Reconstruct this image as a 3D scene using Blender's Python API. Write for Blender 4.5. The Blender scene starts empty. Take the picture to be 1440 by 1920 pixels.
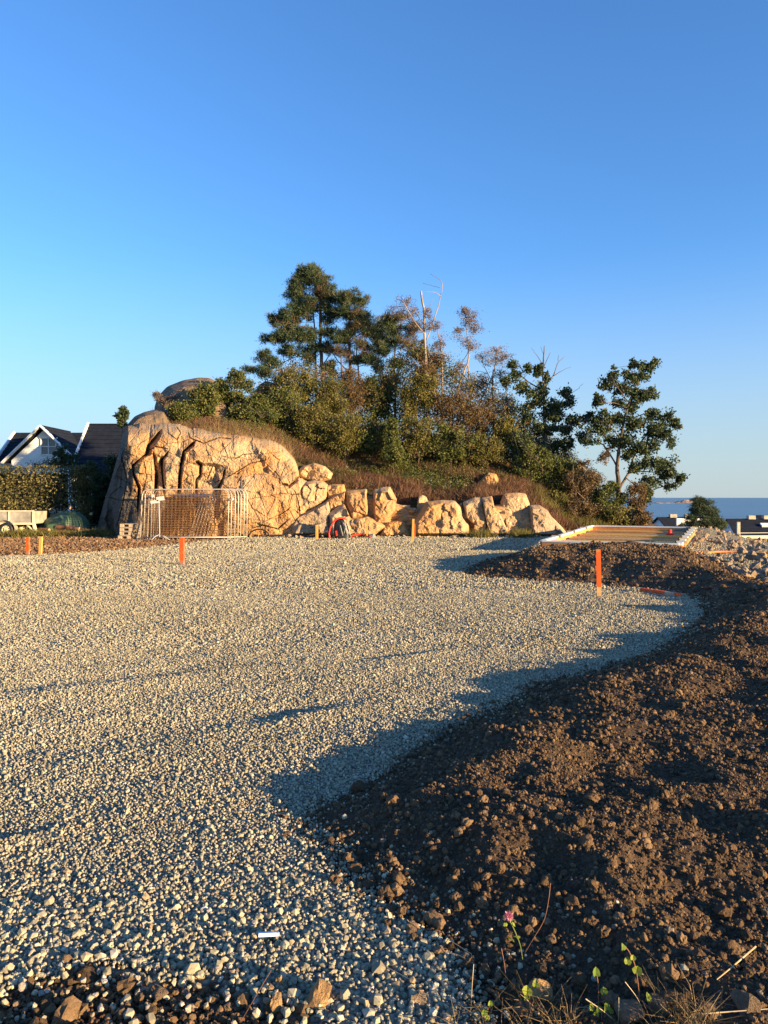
import bpy, bmesh, math, random
import numpy as np
from mathutils import Vector, Matrix, Euler
R = math.radians
random.seed(7); rng = np.random.default_rng(7)
scene = bpy.context.scene
COL = scene.collection

# ---------------------------------------------------------------- camera, sky, sun, exposure
PITCH = math.atan(27/1400.0)
EYE = np.array([0.0, 0.0, 1.65])
cam_d = bpy.data.cameras.new('camera'); cam = bpy.data.objects.new('camera', cam_d); COL.objects.link(cam)
cam.location = EYE; cam.rotation_euler = (R(90)-PITCH, 0, 0)
cam_d.sensor_fit = 'VERTICAL'; cam_d.sensor_height = 36.0; cam_d.lens = 1400/1920*36.0
cam_d.clip_start = 0.05; cam_d.clip_end = 200000
scene.camera = cam
SUN_AZ = 59.0      # shadows fall this many degrees left of straight ahead
SUN_EL = 8.2
world = bpy.data.worlds.new('World'); scene.world = world; world.use_nodes = True
wn = world.node_tree.nodes; wl = world.node_tree.links
sky = wn.new('ShaderNodeTexSky'); sky.sky_type = 'NISHITA'; sky.sun_disc = False
sky.sun_elevation = R(SUN_EL)
sun_vec = Vector((math.sin(R(SUN_AZ))*math.cos(R(SUN_EL)), -math.cos(R(SUN_AZ))*math.cos(R(SUN_EL)), math.sin(R(SUN_EL))))
sky.sun_rotation = math.atan2(sun_vec.x, sun_vec.y)
sky.altitude = 0; sky.air_density = 1.0; sky.dust_density = 0.25; sky.ozone_density = 2.1
bg = wn['Background']; bg.inputs['Strength'].default_value = 0.085
hs = wn.new('ShaderNodeMix'); hs.data_type = 'RGBA'; hs.blend_type = 'MULTIPLY'; hs.inputs[0].default_value = 1.0; hs.inputs[7].default_value = (0.61, 0.99, 1.48, 1)
wl.new(sky.outputs['Color'], hs.inputs[6]); # pale air low over the horizon, the same all round
tc_ = wn.new('ShaderNodeTexCoord'); sx_ = wn.new('ShaderNodeSeparateXYZ'); wl.new(tc_.outputs['Generated'], sx_.inputs[0])
mr = wn.new('ShaderNodeMapRange'); mr.interpolation_type = 'SMOOTHSTEP'; mr.inputs['From Min'].default_value = -0.02; mr.inputs['From Max'].default_value = 0.32
mr.inputs['To Min'].default_value = 0.82; mr.inputs['To Max'].default_value = 0.0; wl.new(sx_.outputs[2], mr.inputs['Value'])
hz = wn.new('ShaderNodeMix'); hz.data_type = 'RGBA'; wl.new(mr.outputs[0], hz.inputs[0]); wl.new(hs.outputs[2], hz.inputs[6]); hz.inputs[7].default_value = (2.15, 2.45, 2.75, 1)
wl.new(hz.outputs[2], bg.inputs['Color'])
sl = bpy.data.lights.new('sun', 'SUN'); sl.energy = 5.0; sl.angle = R(0.5); sl.color = (1.0, 0.715, 0.37)
so = bpy.data.objects.new('sun', sl); COL.objects.link(so)
so.rotation_euler = (-sun_vec).to_track_quat('-Z', 'Y').to_euler(); so.location = (20, -12, 12)
scene.view_settings.view_transform = 'Standard'; scene.view_settings.look = 'None'
scene.view_settings.gamma = 1; scene.view_settings.use_curve_mapping = False
scene.view_settings.exposure = 1.60

# ---------------------------------------------------------------- helpers
FWD = np.array([0, math.cos(PITCH), -math.sin(PITCH)]); UP = np.array([0, math.sin(PITCH), math.cos(PITCH)])
def P(px, py, Y):
    """point of the place seen at photograph position (px,py), Y metres ahead"""
    px = np.asarray(px, float); py = np.asarray(py, float); Y = np.asarray(Y, float)
    u = (px-720)/1400; v = (960-py)/1400
    dy = FWD[1]+v*UP[1]; dz = FWD[2]+v*UP[2]
    t = Y/dy
    return np.stack(np.broadcast_arrays(u*t, Y+0*t, EYE[2]+dz*t), -1)
def G(px, py, z=0.0):
    v = (960-py)/1400; dy = FWD[1]+v*UP[1]; dz = FWD[2]+v*UP[2]
    t = (z-EYE[2])/dz
    return (float((px-720)/1400*t), float(dy*t))
def vn(x, y, seed=0):
    xi = np.floor(x).astype(np.int64); yi = np.floor(y).astype(np.int64)
    fx = x-xi; fy = y-yi; fx = fx*fx*(3-2*fx); fy = fy*fy*(3-2*fy)
    def h(a, b):
        n = (a*374761393 + b*668265263 + seed*974711) & 0xffffffff
        n = ((n ^ (n >> 13))*1274126177) & 0xffffffff
        n = (n ^ (n >> 16)) & 0xffff
        return n/65535.0
    return (h(xi, yi)*(1-fx)+h(xi+1, yi)*fx)*(1-fy)+(h(xi, yi+1)*(1-fx)+h(xi+1, yi+1)*fx)*fy
def fbm(x, y, o=4, seed=0, g=0.5):
    s = 0; a = 1; t = 0
    for i in range(o):
        s = s+a*(vn(x*2**i, y*2**i, seed+i*17)-0.5); t += a; a *= g
    return s/t*2
def worley(x, y, seed=0):
    xi = np.floor(x).astype(np.int64); yi = np.floor(y).astype(np.int64)
    F1 = np.full(x.shape, 9.0); F2 = np.full(x.shape, 9.0); ida = np.zeros(x.shape); cx = np.zeros(x.shape); cy = np.zeros(x.shape)
    for dx in (-1, 0, 1):
        for dy in (-1, 0, 1):
            a = xi+dx; b = yi+dy
            def h(k):
                n = (a*374761393 + b*668265263 + (seed+k)*974711) & 0xffffffff
                n = ((n ^ (n >> 13))*1274126177) & 0xffffffff
                return ((n ^ (n >> 16)) & 0xffff)/65535.0
            px_ = a+h(1); py_ = b+h(2); d = np.hypot(px_-x, py_-y)
            c = d < F1
            F2 = np.where(c, F1, np.minimum(F2, d)); ida = np.where(c, h(3), ida); cx = np.where(c, px_, cx); cy = np.where(c, py_, cy)
            F1 = np.where(c, d, F1)
    return F1, F2, ida, cx, cy
def sstep(a, b, x):
    t = np.clip((x-a)/(b-a), 0, 1); return t*t*(3-2*t)
def seg_dist(x, y, pts, closed=False):
    best = np.full(np.shape(x), 1e9); par = np.zeros(np.shape(x)); n = len(pts)
    for i in range(n if closed else n-1):
        ax, ay = pts[i][:2]; bx, by = pts[(i+1) % n][:2]
        ex, ey = bx-ax, by-ay; L = ex*ex+ey*ey+1e-12
        t = np.clip(((x-ax)*ex+(y-ay)*ey)/L, 0, 1)
        d = np.hypot(x-ax-t*ex, y-ay-t*ey)
        par = np.where(d < best, i+t, par); best = np.minimum(best, d)
    return best, par
def inside(x, y, pts):
    c = np.zeros(np.shape(x), bool); n = len(pts)
    for i in range(n):
        ax, ay = pts[i][:2]; bx, by = pts[(i+1) % n][:2]
        if ay == by: continue
        c ^= ((ay > y) != (by > y)) & (x < (bx-ax)*(y-ay)/(by-ay)+ax)
    return c
def sdist(x, y, pts):      # positive inside
    d, _ = seg_dist(x, y, pts, True)
    return np.where(inside(x, y, pts), d, -d)

class MB:
    def __init__(s): s.V = []; s.F4 = []; s.F3 = []; s.n = 0; s.T = []
    def add(s, V, F4=None, F3=None, tint=None):
        V = np.asarray(V, float).reshape(-1, 3)
        if F4 is not None and len(F4): s.F4.append(np.asarray(F4, np.int64)+s.n)
        if F3 is not None and len(F3): s.F3.append(np.asarray(F3, np.int64)+s.n)
        s.V.append(V); s.n += len(V)
        s.T.append(np.zeros(len(V)) if tint is None else np.broadcast_to(tint, (len(V),)).astype(float))
        return s
    def box(s, c, size, rot=None, taper=1.0):
        x, y, z = [k/2 for k in size]
        V = np.array([[-x,-y,-z],[x,-y,-z],[x,y,-z],[-x,y,-z],[-x*taper,-y*taper,z],[x*taper,-y*taper,z],[x*taper,y*taper,z],[-x*taper,y*taper,z]])
        if rot is not None:
            M = np.array(Euler(rot).to_matrix()); V = V@M.T
        return s.add(V+np.array(c), [[0,3,2,1],[4,5,6,7],[0,1,5,4],[1,2,6,5],[2,3,7,6],[3,0,4,7]])
    def bar(s, p0, p1, w, h, up=(0,0,1)):
        p0 = np.array(p0, float); p1 = np.array(p1, float); d = p1-p0; d = d/np.linalg.norm(d)
        a = np.cross(d, up); a = a/np.linalg.norm(a); b = np.cross(a, d)
        V = []
        for p in (p0, p1):
            for (i, j) in ((-1,-1),(1,-1),(1,1),(-1,1)): V.append(p+a*i*w/2+b*j*h/2)
        return s.add(V, [[0,1,2,3],[4,7,6,5],[0,4,5,1],[1,5,6,2],[2,6,7,3],[3,7,4,0]])
    def tube(s, pts, r, n=6, tint=None, cap=True):
        pts = np.asarray(pts, float); m = len(pts); r = np.broadcast_to(r, (m,)).astype(float)
        t = np.gradient(pts, axis=0); t /= np.linalg.norm(t, axis=1)[:, None]+1e-12
        ref = np.array([0.3, 0.9, 0.1]) if abs(t[0][2]) > 0.8 else np.array([0, 0, 1.0])
        a = np.cross(t, ref); a /= np.linalg.norm(a, axis=1)[:, None]+1e-12; b = np.cross(t, a)
        ang = np.linspace(0, 2*np.pi, n, endpoint=False)
        V = pts[:, None, :]+r[:, None, None]*(np.cos(ang)[None, :, None]*a[:, None, :]+np.sin(ang)[None, :, None]*b[:, None, :])
        i = np.arange(m-1)[:, None]*n; j = np.arange(n)[None, :]; j2 = (j+1) % n
        F = np.stack([i+j, i+j2, i+n+j2, i+n+j], -1).reshape(-1, 4)
        V = V.reshape(-1, 3); F3 = []
        if cap:
            k = len(V); V = np.vstack([V, pts[0], pts[-1]])
            F3 = [[k, (q+1) % n, q] for q in range(n)]+[[k+1, (m-1)*n+q, (m-1)*n+(q+1) % n] for q in range(n)]
        return s.add(V, F, F3, tint)
    def build(s, name, mat, parent=None, loc=(0,0,0), smooth=False, attr=False):
        V = np.concatenate(s.V)-np.array(loc, float)
        f4 = np.concatenate(s.F4) if s.F4 else np.zeros((0,4), np.int64)
        f3 = np.concatenate(s.F3) if s.F3 else np.zeros((0,3), np.int64)
        me = bpy.data.meshes.new(name)
        me.vertices.add(len(V)); me.vertices.foreach_set('co', V.astype(np.float32).ravel())
        idx = np.concatenate([f4.ravel(), f3.ravel()]).astype(np.int32)
        me.loops.add(len(idx)); me.loops.foreach_set('vertex_index', idx)
        cnt = np.concatenate([np.full(len(f4), 4), np.full(len(f3), 3)]).astype(np.int32)
        st = np.concatenate([[0], np.cumsum(cnt)[:-1]]).astype(np.int32)
        me.polygons.add(len(cnt)); me.polygons.foreach_set('loop_start', st)
        try: me.polygons.foreach_set('loop_total', cnt)
        except Exception: pass
        me.update(calc_edges=True)
        me.polygons.foreach_set('use_smooth', np.full(len(cnt), smooth))
        if attr:
            A = me.attributes.new('tint', 'FLOAT', 'POINT'); A.data.foreach_set('value', np.concatenate(s.T).astype(np.float32))
        me.validate(); me.materials.append(mat)
        o = bpy.data.objects.new(name, me); COL.objects.link(o)
        if parent is not None: o.parent = parent
        else: o.location = loc
        return o
def tag(o, label=None, cat=None, group=None, kind=None):
    if label: o['label'] = label
    if cat: o['category'] = cat
    if group: o['group'] = group
    if kind: o['kind'] = kind
    return o
def thing(name, loc, label, cat, group=None, rot=(0,0,0)):
    o = bpy.data.objects.new(name, None); COL.objects.link(o); o.location = [float(v) for v in loc]; o.rotation_euler = rot
    o.empty_display_size = 0.2
    return tag(o, label, cat, group)
def copy_tree(o, parent=None, loc=None, rot=None, label=None):
    c = o.copy(); COL.objects.link(c); c.parent = parent
    if loc is not None: c.location = loc
    if rot is not None: c.rotation_euler = rot
    if label: c['label'] = label
    for ch in [k for k in bpy.data.objects if k.parent == o]: copy_tree(ch, c)
    return c
def smooth_pts(pts, n=4):
    """Catmull-Rom through rows of any width"""
    p = np.asarray(pts, float)
    if len(p) < 3: 
        t = np.linspace(0, 1, n+1)[:, None]; return p[0]*(1-t)+p[1]*t
    q = np.vstack([2*p[0]-p[1], p, 2*p[-1]-p[-2]]); out = []
    for i in range(1, len(q)-2):
        for k in range(n):
            t = k/n
            out.append(0.5*((2*q[i])+(-q[i-1]+q[i+1])*t+(2*q[i-1]-5*q[i]+4*q[i+1]-q[i+2])*t*t+(-q[i-1]+3*q[i]-3*q[i+1]+q[i+2])*t**3))
    out.append(q[-2]); return np.array(out)
def grid_faces(nr, nc):
    i = np.arange(nr-1)[:, None]*nc; j = np.arange(nc-1)[None, :]
    return np.stack([i+j, i+j+1, i+nc+j+1, i+nc+j], -1).reshape(-1, 4)

# ---------------------------------------------------------------- materials
class NT:
    def __init__(s, name):
        s.m = bpy.data.materials.new(name); s.m.use_nodes = True; s.t = s.m.node_tree; s.n = s.t.nodes; s.l = s.t.links
        s.b = s.n['Principled BSDF']; s.out = s.n['Material Output']
        s.pos = s.n.new('ShaderNodeNewGeometry').outputs['Position']
    def noise(s, scale, detail=4, rough=0.55, vec=None, dist=0, out='Fac'):
        n = s.n.new('ShaderNodeTexNoise'); n.inputs['Scale'].default_value = scale; n.inputs['Detail'].default_value = detail
        n.inputs['Roughness'].default_value = rough; n.inputs['Distortion'].default_value = dist
        s.l.new(vec or s.pos, n.inputs['Vector']); return n.outputs[out]
    def vor(s, scale, feature='F1', out='Distance', vec=None):
        n = s.n.new('ShaderNodeTexVoronoi'); n.feature = feature; n.inputs['Scale'].default_value = scale
        s.l.new(vec or s.pos, n.inputs['Vector']); return n.outputs[out]
    def ramp(s, fac, stops, interp='LINEAR'):
        r = s.n.new('ShaderNodeValToRGB'); r.color_ramp.interpolation = interp; e = r.color_ramp.elements
        e[0].position = stops[0][0]; e[0].color = (*stops[0][1], 1); e[1].position = stops[-1][0]; e[1].color = (*stops[-1][1], 1)
        for p, c in stops[1:-1]: k = e.new(p); k.color = (*c, 1)
        s.l.new(fac, r.inputs['Fac']); return r.outputs['Color']
    def mix(s, fac, a, b, mode='MIX'):
        m = s.n.new('ShaderNodeMix'); m.data_type = 'RGBA'; m.blend_type = mode
        if isinstance(fac, (int, float)): m.inputs[0].default_value = fac
        else: s.l.new(fac, m.inputs[0])
        for k, v in ((6, a), (7, b)):
            if isinstance(v, tuple): m.inputs[k].default_value = (*v, 1)
            else: s.l.new(v, m.inputs[k])
        return m.outputs[2]
    def math(s, op, a, b=None, c=None):
        m = s.n.new('ShaderNodeMath'); m.operation = op
        for k, v in ((0, a), (1, b), (2, c)):
            if v is None: continue
            if isinstance(v, (int, float)): m.inputs[k].default_value = v
            else: s.l.new(v, m.inputs[k])
        return m.outputs[0]
    def mapped(s, scale=(1,1,1), rot=(0,0,0)):
        m = s.n.new('ShaderNodeMapping'); m.inputs['Scale'].default_value = scale; m.inputs['Rotation'].default_value = rot
        s.l.new(s.pos, m.inputs['Vector']); return m.outputs[0]
    def col(s, c):
        if isinstance(c, tuple): s.b.inputs['Base Color'].default_value = (*c, 1)
        else: s.l.new(c, s.b.inputs['Base Color'])
    def bump(s, h, strength=0.5, dist=0.02, prev=None):
        b = s.n.new('ShaderNodeBump'); b.inputs['Strength'].default_value = strength; b.inputs['Distance'].default_value = dist
        s.l.new(h, b.inputs['Height'])
        if prev: s.l.new(prev, b.inputs['Normal'])
        s.l.new(b.outputs[0], s.b.inputs['Normal']); return b.outputs[0]
    def set(s, rough=0.8, metal=0.0, spec=0.3):
        s.b.inputs['Roughness'].default_value = rough; s.b.inputs['Metallic'].default_value = metal
        s.b.inputs['Specular IOR Level'].default_value = spec; return s.m
def simple(name, c, rough=0.7, metal=0, var=0.25, scale=8, spec=0.3, bump=0.0):
    t = NT(name); n = t.noise(scale, 5)
    dk = tuple(v*(1-var) for v in c); lt = tuple(min(1, v*(1+var)) for v in c)
    t.col(t.ramp(n, [(0.3, dk), (0.7, lt)]))
    if bump: t.bump(t.noise(scale*6, 4), 0.6, bump)
    return t.set(rough, metal, spec)
def rock_mat(name, base=(0.45,0.34,0.215), stain=(0.46,0.25,0.10), dark=(0.20,0.17,0.14), stains=0.5, shade_and_weather=False):
    t = NT(name)
    n1 = t.noise(0.55, 5, 0.6, dist=0.6); n2 = t.noise(2.6, 8, 0.68); n3 = t.noise(14, 6, 0.7)
    c = t.mix(t.ramp(n1, [(0.38, (0,0,0)), (0.62, (1,1,1))]), base, stain)
    c = t.mix(t.math('MULTIPLY', t.ramp(n2, [(0.46, (0,0,0)), (0.68, (1,1,1))]), stains), c, dark)
    c = t.mix(0.75, c, t.ramp(n3, [(0.3, (0.30,0.28,0.26)), (0.55, (0.6,0.58,0.55)), (0.75, (0.85,0.82,0.76))]), 'OVERLAY')
    v = t.ramp(t.vor(1.1, 'DISTANCE_TO_EDGE', vec=t.mapped((1,1,0.6), (0.2,0.3,0.1))), [(0.0, (1,1,1)), (0.018, (0,0,0))])
    c = t.mix(t.math('MULTIPLY', v, t.math('MULTIPLY', t.ramp(n2, [(0.45, (0,0,0)), (0.6, (1,1,1))]), 0.4)), c, (0.07,0.055,0.045))
    if shade_and_weather:      # far left flank's shade painted in dark grey; weathered tone over the top
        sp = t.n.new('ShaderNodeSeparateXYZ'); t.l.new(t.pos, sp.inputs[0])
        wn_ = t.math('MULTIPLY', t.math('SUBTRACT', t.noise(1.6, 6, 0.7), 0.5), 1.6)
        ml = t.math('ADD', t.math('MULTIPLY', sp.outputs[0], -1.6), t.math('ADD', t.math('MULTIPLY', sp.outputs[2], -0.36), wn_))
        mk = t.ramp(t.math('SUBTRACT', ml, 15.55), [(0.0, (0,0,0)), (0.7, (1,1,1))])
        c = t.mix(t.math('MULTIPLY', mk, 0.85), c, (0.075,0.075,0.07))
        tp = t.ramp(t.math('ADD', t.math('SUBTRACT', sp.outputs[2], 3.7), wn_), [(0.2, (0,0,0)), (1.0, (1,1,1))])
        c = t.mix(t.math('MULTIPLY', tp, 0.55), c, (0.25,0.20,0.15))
    t.col(c)
    b = t.bump(n3, 0.7, 0.03); t.bump(t.noise(2.6, 9, 0.78), 0.9, 0.12, b)
    return t.set(0.88, 0, 0.2)
M = {}
M['rock'] = rock_mat('granite_warm')
M['rockw'] = rock_mat('granite_outcrop', shade_and_weather=True)
M['rock2'] = rock_mat('granite_pale', base=(0.47,0.35,0.215), stain=(0.46,0.26,0.10), stains=0.35)
M['rock_grey'] = rock_mat('granite_weathered', base=(0.20,0.145,0.10), stain=(0.26,0.175,0.105), dark=(0.06,0.055,0.05), stains=0.8)
M['rubble'] = rock_mat('rubble_stone', base=(0.34,0.27,0.20), stain=(0.38,0.26,0.15), dark=(0.15,0.12,0.10), stains=0.5)

def gravel_inst():
    t = NT('gravel_stone'); oi = t.n.new('ShaderNodeObjectInfo')
    c = t.ramp(oi.outputs['Random'], [(0.0, (0.17,0.155,0.115)), (0.2, (0.275,0.25,0.185)), (0.55, (0.37,0.338,0.237)), (0.86, (0.45,0.41,0.295)), (0.93, (0.34,0.235,0.14)), (0.97, (0.47,0.435,0.34)), (1.0, (0.56,0.52,0.42))])
    c = t.mix(0.5, c, t.ramp(t.noise(160, 3, 0.6), [(0.3, (0.3,0.3,0.3)), (0.7, (0.75,0.74,0.72))]), 'OVERLAY')
    c = t.mix(1.0, c, t.ramp(t.noise(0.45, 5, 0.6), [(0.3, (0.80,0.78,0.74)), (0.7, (1,1,1))]), 'MULTIPLY')
    t.col(c); return t.set(0.85, 0, 0.25)
M['gravel'] = gravel_inst()
def gravel_base():
    t = NT('gravel_ground')
    v = t.n.new('ShaderNodeTexVoronoi'); v.inputs['Scale'].default_value = 34; t.l.new(t.pos, v.inputs['Vector'])
    sep = t.n.new('ShaderNodeSeparateColor'); t.l.new(v.outputs['Color'], sep.inputs[0])
    c = t.ramp(sep.outputs[0], [(0, (0.13,0.12,0.10)), (0.45, (0.27,0.245,0.18)), (0.8, (0.36,0.33,0.245)), (1, (0.44,0.40,0.31))])
    c = t.mix(t.ramp(v.outputs['Distance'], [(0.35, (0,0,0)), (0.75, (1,1,1))]), c, (0.10,0.09,0.08))
    c = t.mix(0.35, c, t.ramp(t.noise(0.7, 5), [(0.35, (0.40,0.37,0.33)), (0.65, (0.62,0.60,0.56))]), 'MULTIPLY') if False else c
    t.col(c)
    inv = t.math('SUBTRACT', 1.0, v.outputs['Distance'])
    b = t.bump(inv, 1.0, 0.03); t.bump(t.noise(5, 4), 0.6, 0.05, b)
    return t.set(0.9, 0, 0.2)
M['gravel_base'] = gravel_base()
def soil(name, a, b, c3):
    t = NT(name); n = t.noise(1.3, 8, 0.6); n2 = t.noise(30, 8, 0.7)
    c = t.mix(t.ramp(n, [(0.35, (0,0,0)), (0.7, (1,1,1))]), a, b)
    c = t.mix(t.ramp(n2, [(0.5, (0,0,0)), (0.72, (1,1,1))]), c, c3)
    t.col(c); bb = t.bump(t.noise(60, 6, 0.75), 0.9, 0.02); t.bump(t.noise(9, 6, 0.7), 0.8, 0.06, bb)
    return t.set(0.95, 0, 0.12)
M['soil'] = soil('dark_soil', (0.072,0.049,0.033), (0.125,0.082,0.052), (0.18,0.12,0.078))
M['dirt'] = soil('dirt', (0.10,0.062,0.038), (0.15,0.095,0.058), (0.19,0.135,0.09))
def clod_inst(name, stops):
    t = NT(name); oi = t.n.new('ShaderNodeObjectInfo'); c = t.ramp(oi.outputs['Random'], stops)
    c = t.mix(0.6, c, t.ramp(t.noise(90, 5, 0.7), [(0.3, (0.25,0.25,0.25)), (0.7, (0.8,0.78,0.75))]), 'OVERLAY')
    t.col(c); t.bump(t.noise(120, 5, 0.7), 0.8, 0.01); return t.set(0.95, 0, 0.12)
M['clod'] = clod_inst('soil_clod', [(0, (0.065,0.044,0.028)), (0.5, (0.122,0.079,0.045)), (0.88, (0.19,0.122,0.068)), (0.985, (0.17,0.12,0.085)), (1, (0.24,0.19,0.15))])
M['clod_big'] = clod_inst('soil_clod_large', [(0, (0.085,0.055,0.034)), (0.6, (0.14,0.088,0.05)), (1, (0.22,0.145,0.085))])
M['crumb_red'] = clod_inst('reddish_dirt_crumb', [(0, (0.10,0.06,0.035)), (0.5, (0.17,0.10,0.055)), (0.9, (0.24,0.15,0.085)), (1, (0.34,0.29,0.23))])
M['stone_w'] = clod_inst('loose_stone', [(0, (0.25,0.235,0.22)), (0.5, (0.36,0.30,0.24)), (1, (0.50,0.46,0.41))])
def hill_mat():
    t = NT('heath_soil'); n = t.noise(0.9, 6); n2 = t.noise(6, 8, 0.7)
    c = t.mix(t.ramp(n, [(0.4, (0,0,0)), (0.6, (1,1,1))]), (0.075,0.045,0.028), (0.06,0.055,0.022))
    c = t.mix(t.ramp(n2, [(0.52, (0,0,0)), (0.66, (1,1,1))]), c, (0.14,0.075,0.04))
    t.col(c); t.bump(n2, 1.0, 0.15); return t.set(0.95, 0, 0.1)
M['hill'] = hill_mat()
def leafm(name, stops, trans=0.3):
    t = NT(name); a = t.n.new('ShaderNodeAttribute'); a.attribute_name = 'tint'
    c = t.ramp(a.outputs['Fac'], stops); t.col(c); t.set(0.6, 0, 0.25)
    tr = t.n.new('ShaderNodeBsdfTranslucent'); t.l.new(c, tr.inputs['Color'])
    mx = t.n.new('ShaderNodeMixShader'); mx.inputs[0].default_value = trans
    t.l.new(t.b.outputs[0], mx.inputs[1]); t.l.new(tr.outputs[0], mx.inputs[2]); t.l.new(mx.outputs[0], t.out.inputs['Surface'])
    return t.m
M['needle'] = leafm('pine_needles', [(0, (0.026,0.052,0.030)), (0.5, (0.060,0.092,0.045)), (0.8, (0.11,0.12,0.055)), (1, (0.22,0.14,0.08))], 0.15)
M['needle_br'] = leafm('pine_needles_browned', [(0, (0.05,0.06,0.028)), (0.5, (0.11,0.085,0.045)), (1, (0.22,0.13,0.08))], 0.2)
M['oak'] = leafm('oak_leaves', [(0, (0.035,0.060,0.026)), (0.6, (0.075,0.10,0.042)), (0.9, (0.13,0.14,0.06)), (1, (0.22,0.17,0.09))], 0.25)
M['green'] = leafm('green_leaves', [(0, (0.050,0.078,0.022)), (0.5, (0.115,0.132,0.036)), (0.9, (0.22,0.205,0.06)), (1, (0.34,0.31,0.14))], 0.35)
M['yellow'] = leafm('yellowing_leaves', [(0, (0.07,0.080,0.024)), (0.45, (0.155,0.145,0.036)), (0.85, (0.25,0.20,0.06)), (1, (0.40,0.32,0.14))], 0.35)
M['brown'] = leafm('browned_leaves', [(0, (0.085,0.058,0.030)), (0.5, (0.155,0.10,0.045)), (1, (0.27,0.19,0.09))], 0.3)
M['dead'] = leafm('dead_leaves', [(0, (0.09,0.065,0.055)), (0.5, (0.17,0.125,0.10)), (1, (0.30,0.24,0.20))], 0.25)
M['heather'] = leafm('heather_sprigs', [(0, (0.045,0.05,0.02)), (0.3, (0.09,0.055,0.03)), (0.7, (0.17,0.085,0.05)), (1, (0.27,0.15,0.09))], 0.25)
M['drygrass'] = leafm('dry_grass', [(0, (0.14,0.11,0.045)), (0.5, (0.26,0.17,0.08)), (1, (0.42,0.31,0.17))], 0.3)
M['hedge'] = leafm('hedge_leaves', [(0, (0.06,0.06,0.022)), (0.5, (0.14,0.13,0.045)), (0.85, (0.26,0.20,0.09)), (1, (0.50,0.38,0.24))], 0.25)
M['seedling'] = leafm('seedling_leaves', [(0, (0.14,0.22,0.03)), (1, (0.34,0.38,0.05))], 0.45)
def bark(name, a, b, sc=6):
    t = NT(name); n = t.noise(sc, 6, 0.7, vec=t.mapped((1,1,0.35)))
    t.col(t.ramp(n, [(0.35, a), (0.65, b)])); t.bump(n, 0.8, 0.03); return t.set(0.9, 0, 0.15)
M['bark_pine'] = bark('pine_bark', (0.07,0.042,0.028), (0.20,0.11,0.065))
M['bark_grey'] = bark('grey_bark', (0.08,0.06,0.045), (0.17,0.13,0.10))
M['bark_birch'] = bark('birch_bark', (0.15,0.115,0.09), (0.40,0.33,0.27), 4)
M['orange'] = simple('orange_paint', (0.80,0.13,0.02), 0.55, var=0.12, scale=20)
def painted(name, c):
    t = NT(name); n = t.noise(7, 6, 0.7); m = t.noise(28, 4, 0.6)
    k = t.mix(t.ramp(n, [(0.56, (0,0,0)), (0.66, (1,1,1))]), t.ramp(m, [(0.3, tuple(v*.8 for v in c)), (0.7, c)]), (0.50,0.26,0.11))
    sp = t.n.new('ShaderNodeSeparateXYZ'); t.l.new(t.pos, sp.inputs[0])
    mud = t.ramp(t.math('ADD', sp.outputs[2], t.math('MULTIPLY', m, -0.12)), [(0.0, (1,1,1)), (0.09, (0,0,0))])
    t.col(t.mix(t.math('MULTIPLY', mud, 0.7), k, (0.30,0.26,0.20))); t.bump(t.noise(40, 4, vec=t.mapped((1,1,.1))), .5, .004); return t.set(0.6, 0, .3)
M['orange'] = painted('orange_paint_worn', (0.80,0.13,0.02))
M['orange_flat'] = simple('orange_paint_fresh', (0.78,0.12,0.03), 0.6, var=0.3, scale=20)
M['rawwood'] = simple('raw_pine_wood', (0.60,0.36,0.15), 0.7, var=0.2, scale=12)
M['yelwood'] = simple('yellow_wood', (0.75,0.42,0.10), 0.7, var=0.15, scale=12)
M['steel'] = simple('galvanised_steel', (0.50,0.45,0.38), 0.5, 0.25, 0.2, 6)
M['rust'] = simple('rusty_wire', (0.26,0.14,0.07), 0.7, 0.3, 0.3, 6)
M['whitep'] = simple('white_plastic', (0.50,0.49,0.46), 0.5, 0, 0.05, 5)
M['black'] = simple('black_rubber', (0.02,0.02,0.022), 0.45, 0, 0.2, 10)
M['red'] = simple('red_hose', (0.70,0.045,0.03), 0.4, 0, 0.15, 10)
M['tarp'] = simple('green_tarpaulin', (0.045,0.085,0.05), 0.5, 0, 0.25, 2, 0.4, 0.02)
M['log'] = simple('log_bark', (0.22,0.11,0.065), 0.9, 0, 0.5, 8, 0.1, 0.02)
M['logend'] = simple('log_end', (0.55,0.38,0.22), 0.8, 0, 0.2, 14)
M['pallet'] = simple('weathered_pallet_wood', (0.40,0.31,0.22), 0.85, 0, 0.3, 6)
M['zinc'] = simple('zinc_sheet_dirty', (0.36,0.33,0.27), 0.6, 0.2, 0.35, 3)
M['roof'] = simple('dark_roof_tiles', (0.014,0.018,0.030), 0.9, 0, 0.3, 3, 0.1)
M['wallw'] = simple('white_painted_boards', (0.78,0.78,0.76), 0.7, 0, 0.05, 2)
M['wally'] = simple('cream_painted_wall', (0.80,0.70,0.42), 0.8, 0, 0.04, 2)
M['glass'] = simple('window_glass', (0.05,0.07,0.10), 0.1, 0, 0.1, 1, 0.8)
M['dark_hole'] = simple('dark_plastic', (0.03,0.03,0.03), 0.7)
M['eps'] = simple('white_foam_board', (0.80,0.80,0.76), 0.8, 0, 0.04, 6)
M['boardo'] = simple('form_board', (0.60,0.26,0.08), 0.7, 0, 0.2, 5)
M['orangehose'] = simple('orange_hose', (0.70,0.22,0.06), 0.5)
M['bluewhite'] = simple('pale_blue_plastic', (0.55,0.66,0.88), 0.4, 0, 0.05, 30)
M['clover'] = leafm('clover_petals', [(0, (0.55,0.12,0.22)), (1, (0.80,0.42,0.50))], 0.3)
M['stemg'] = simple('green_stem', (0.16,0.20,0.06), 0.7)
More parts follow.
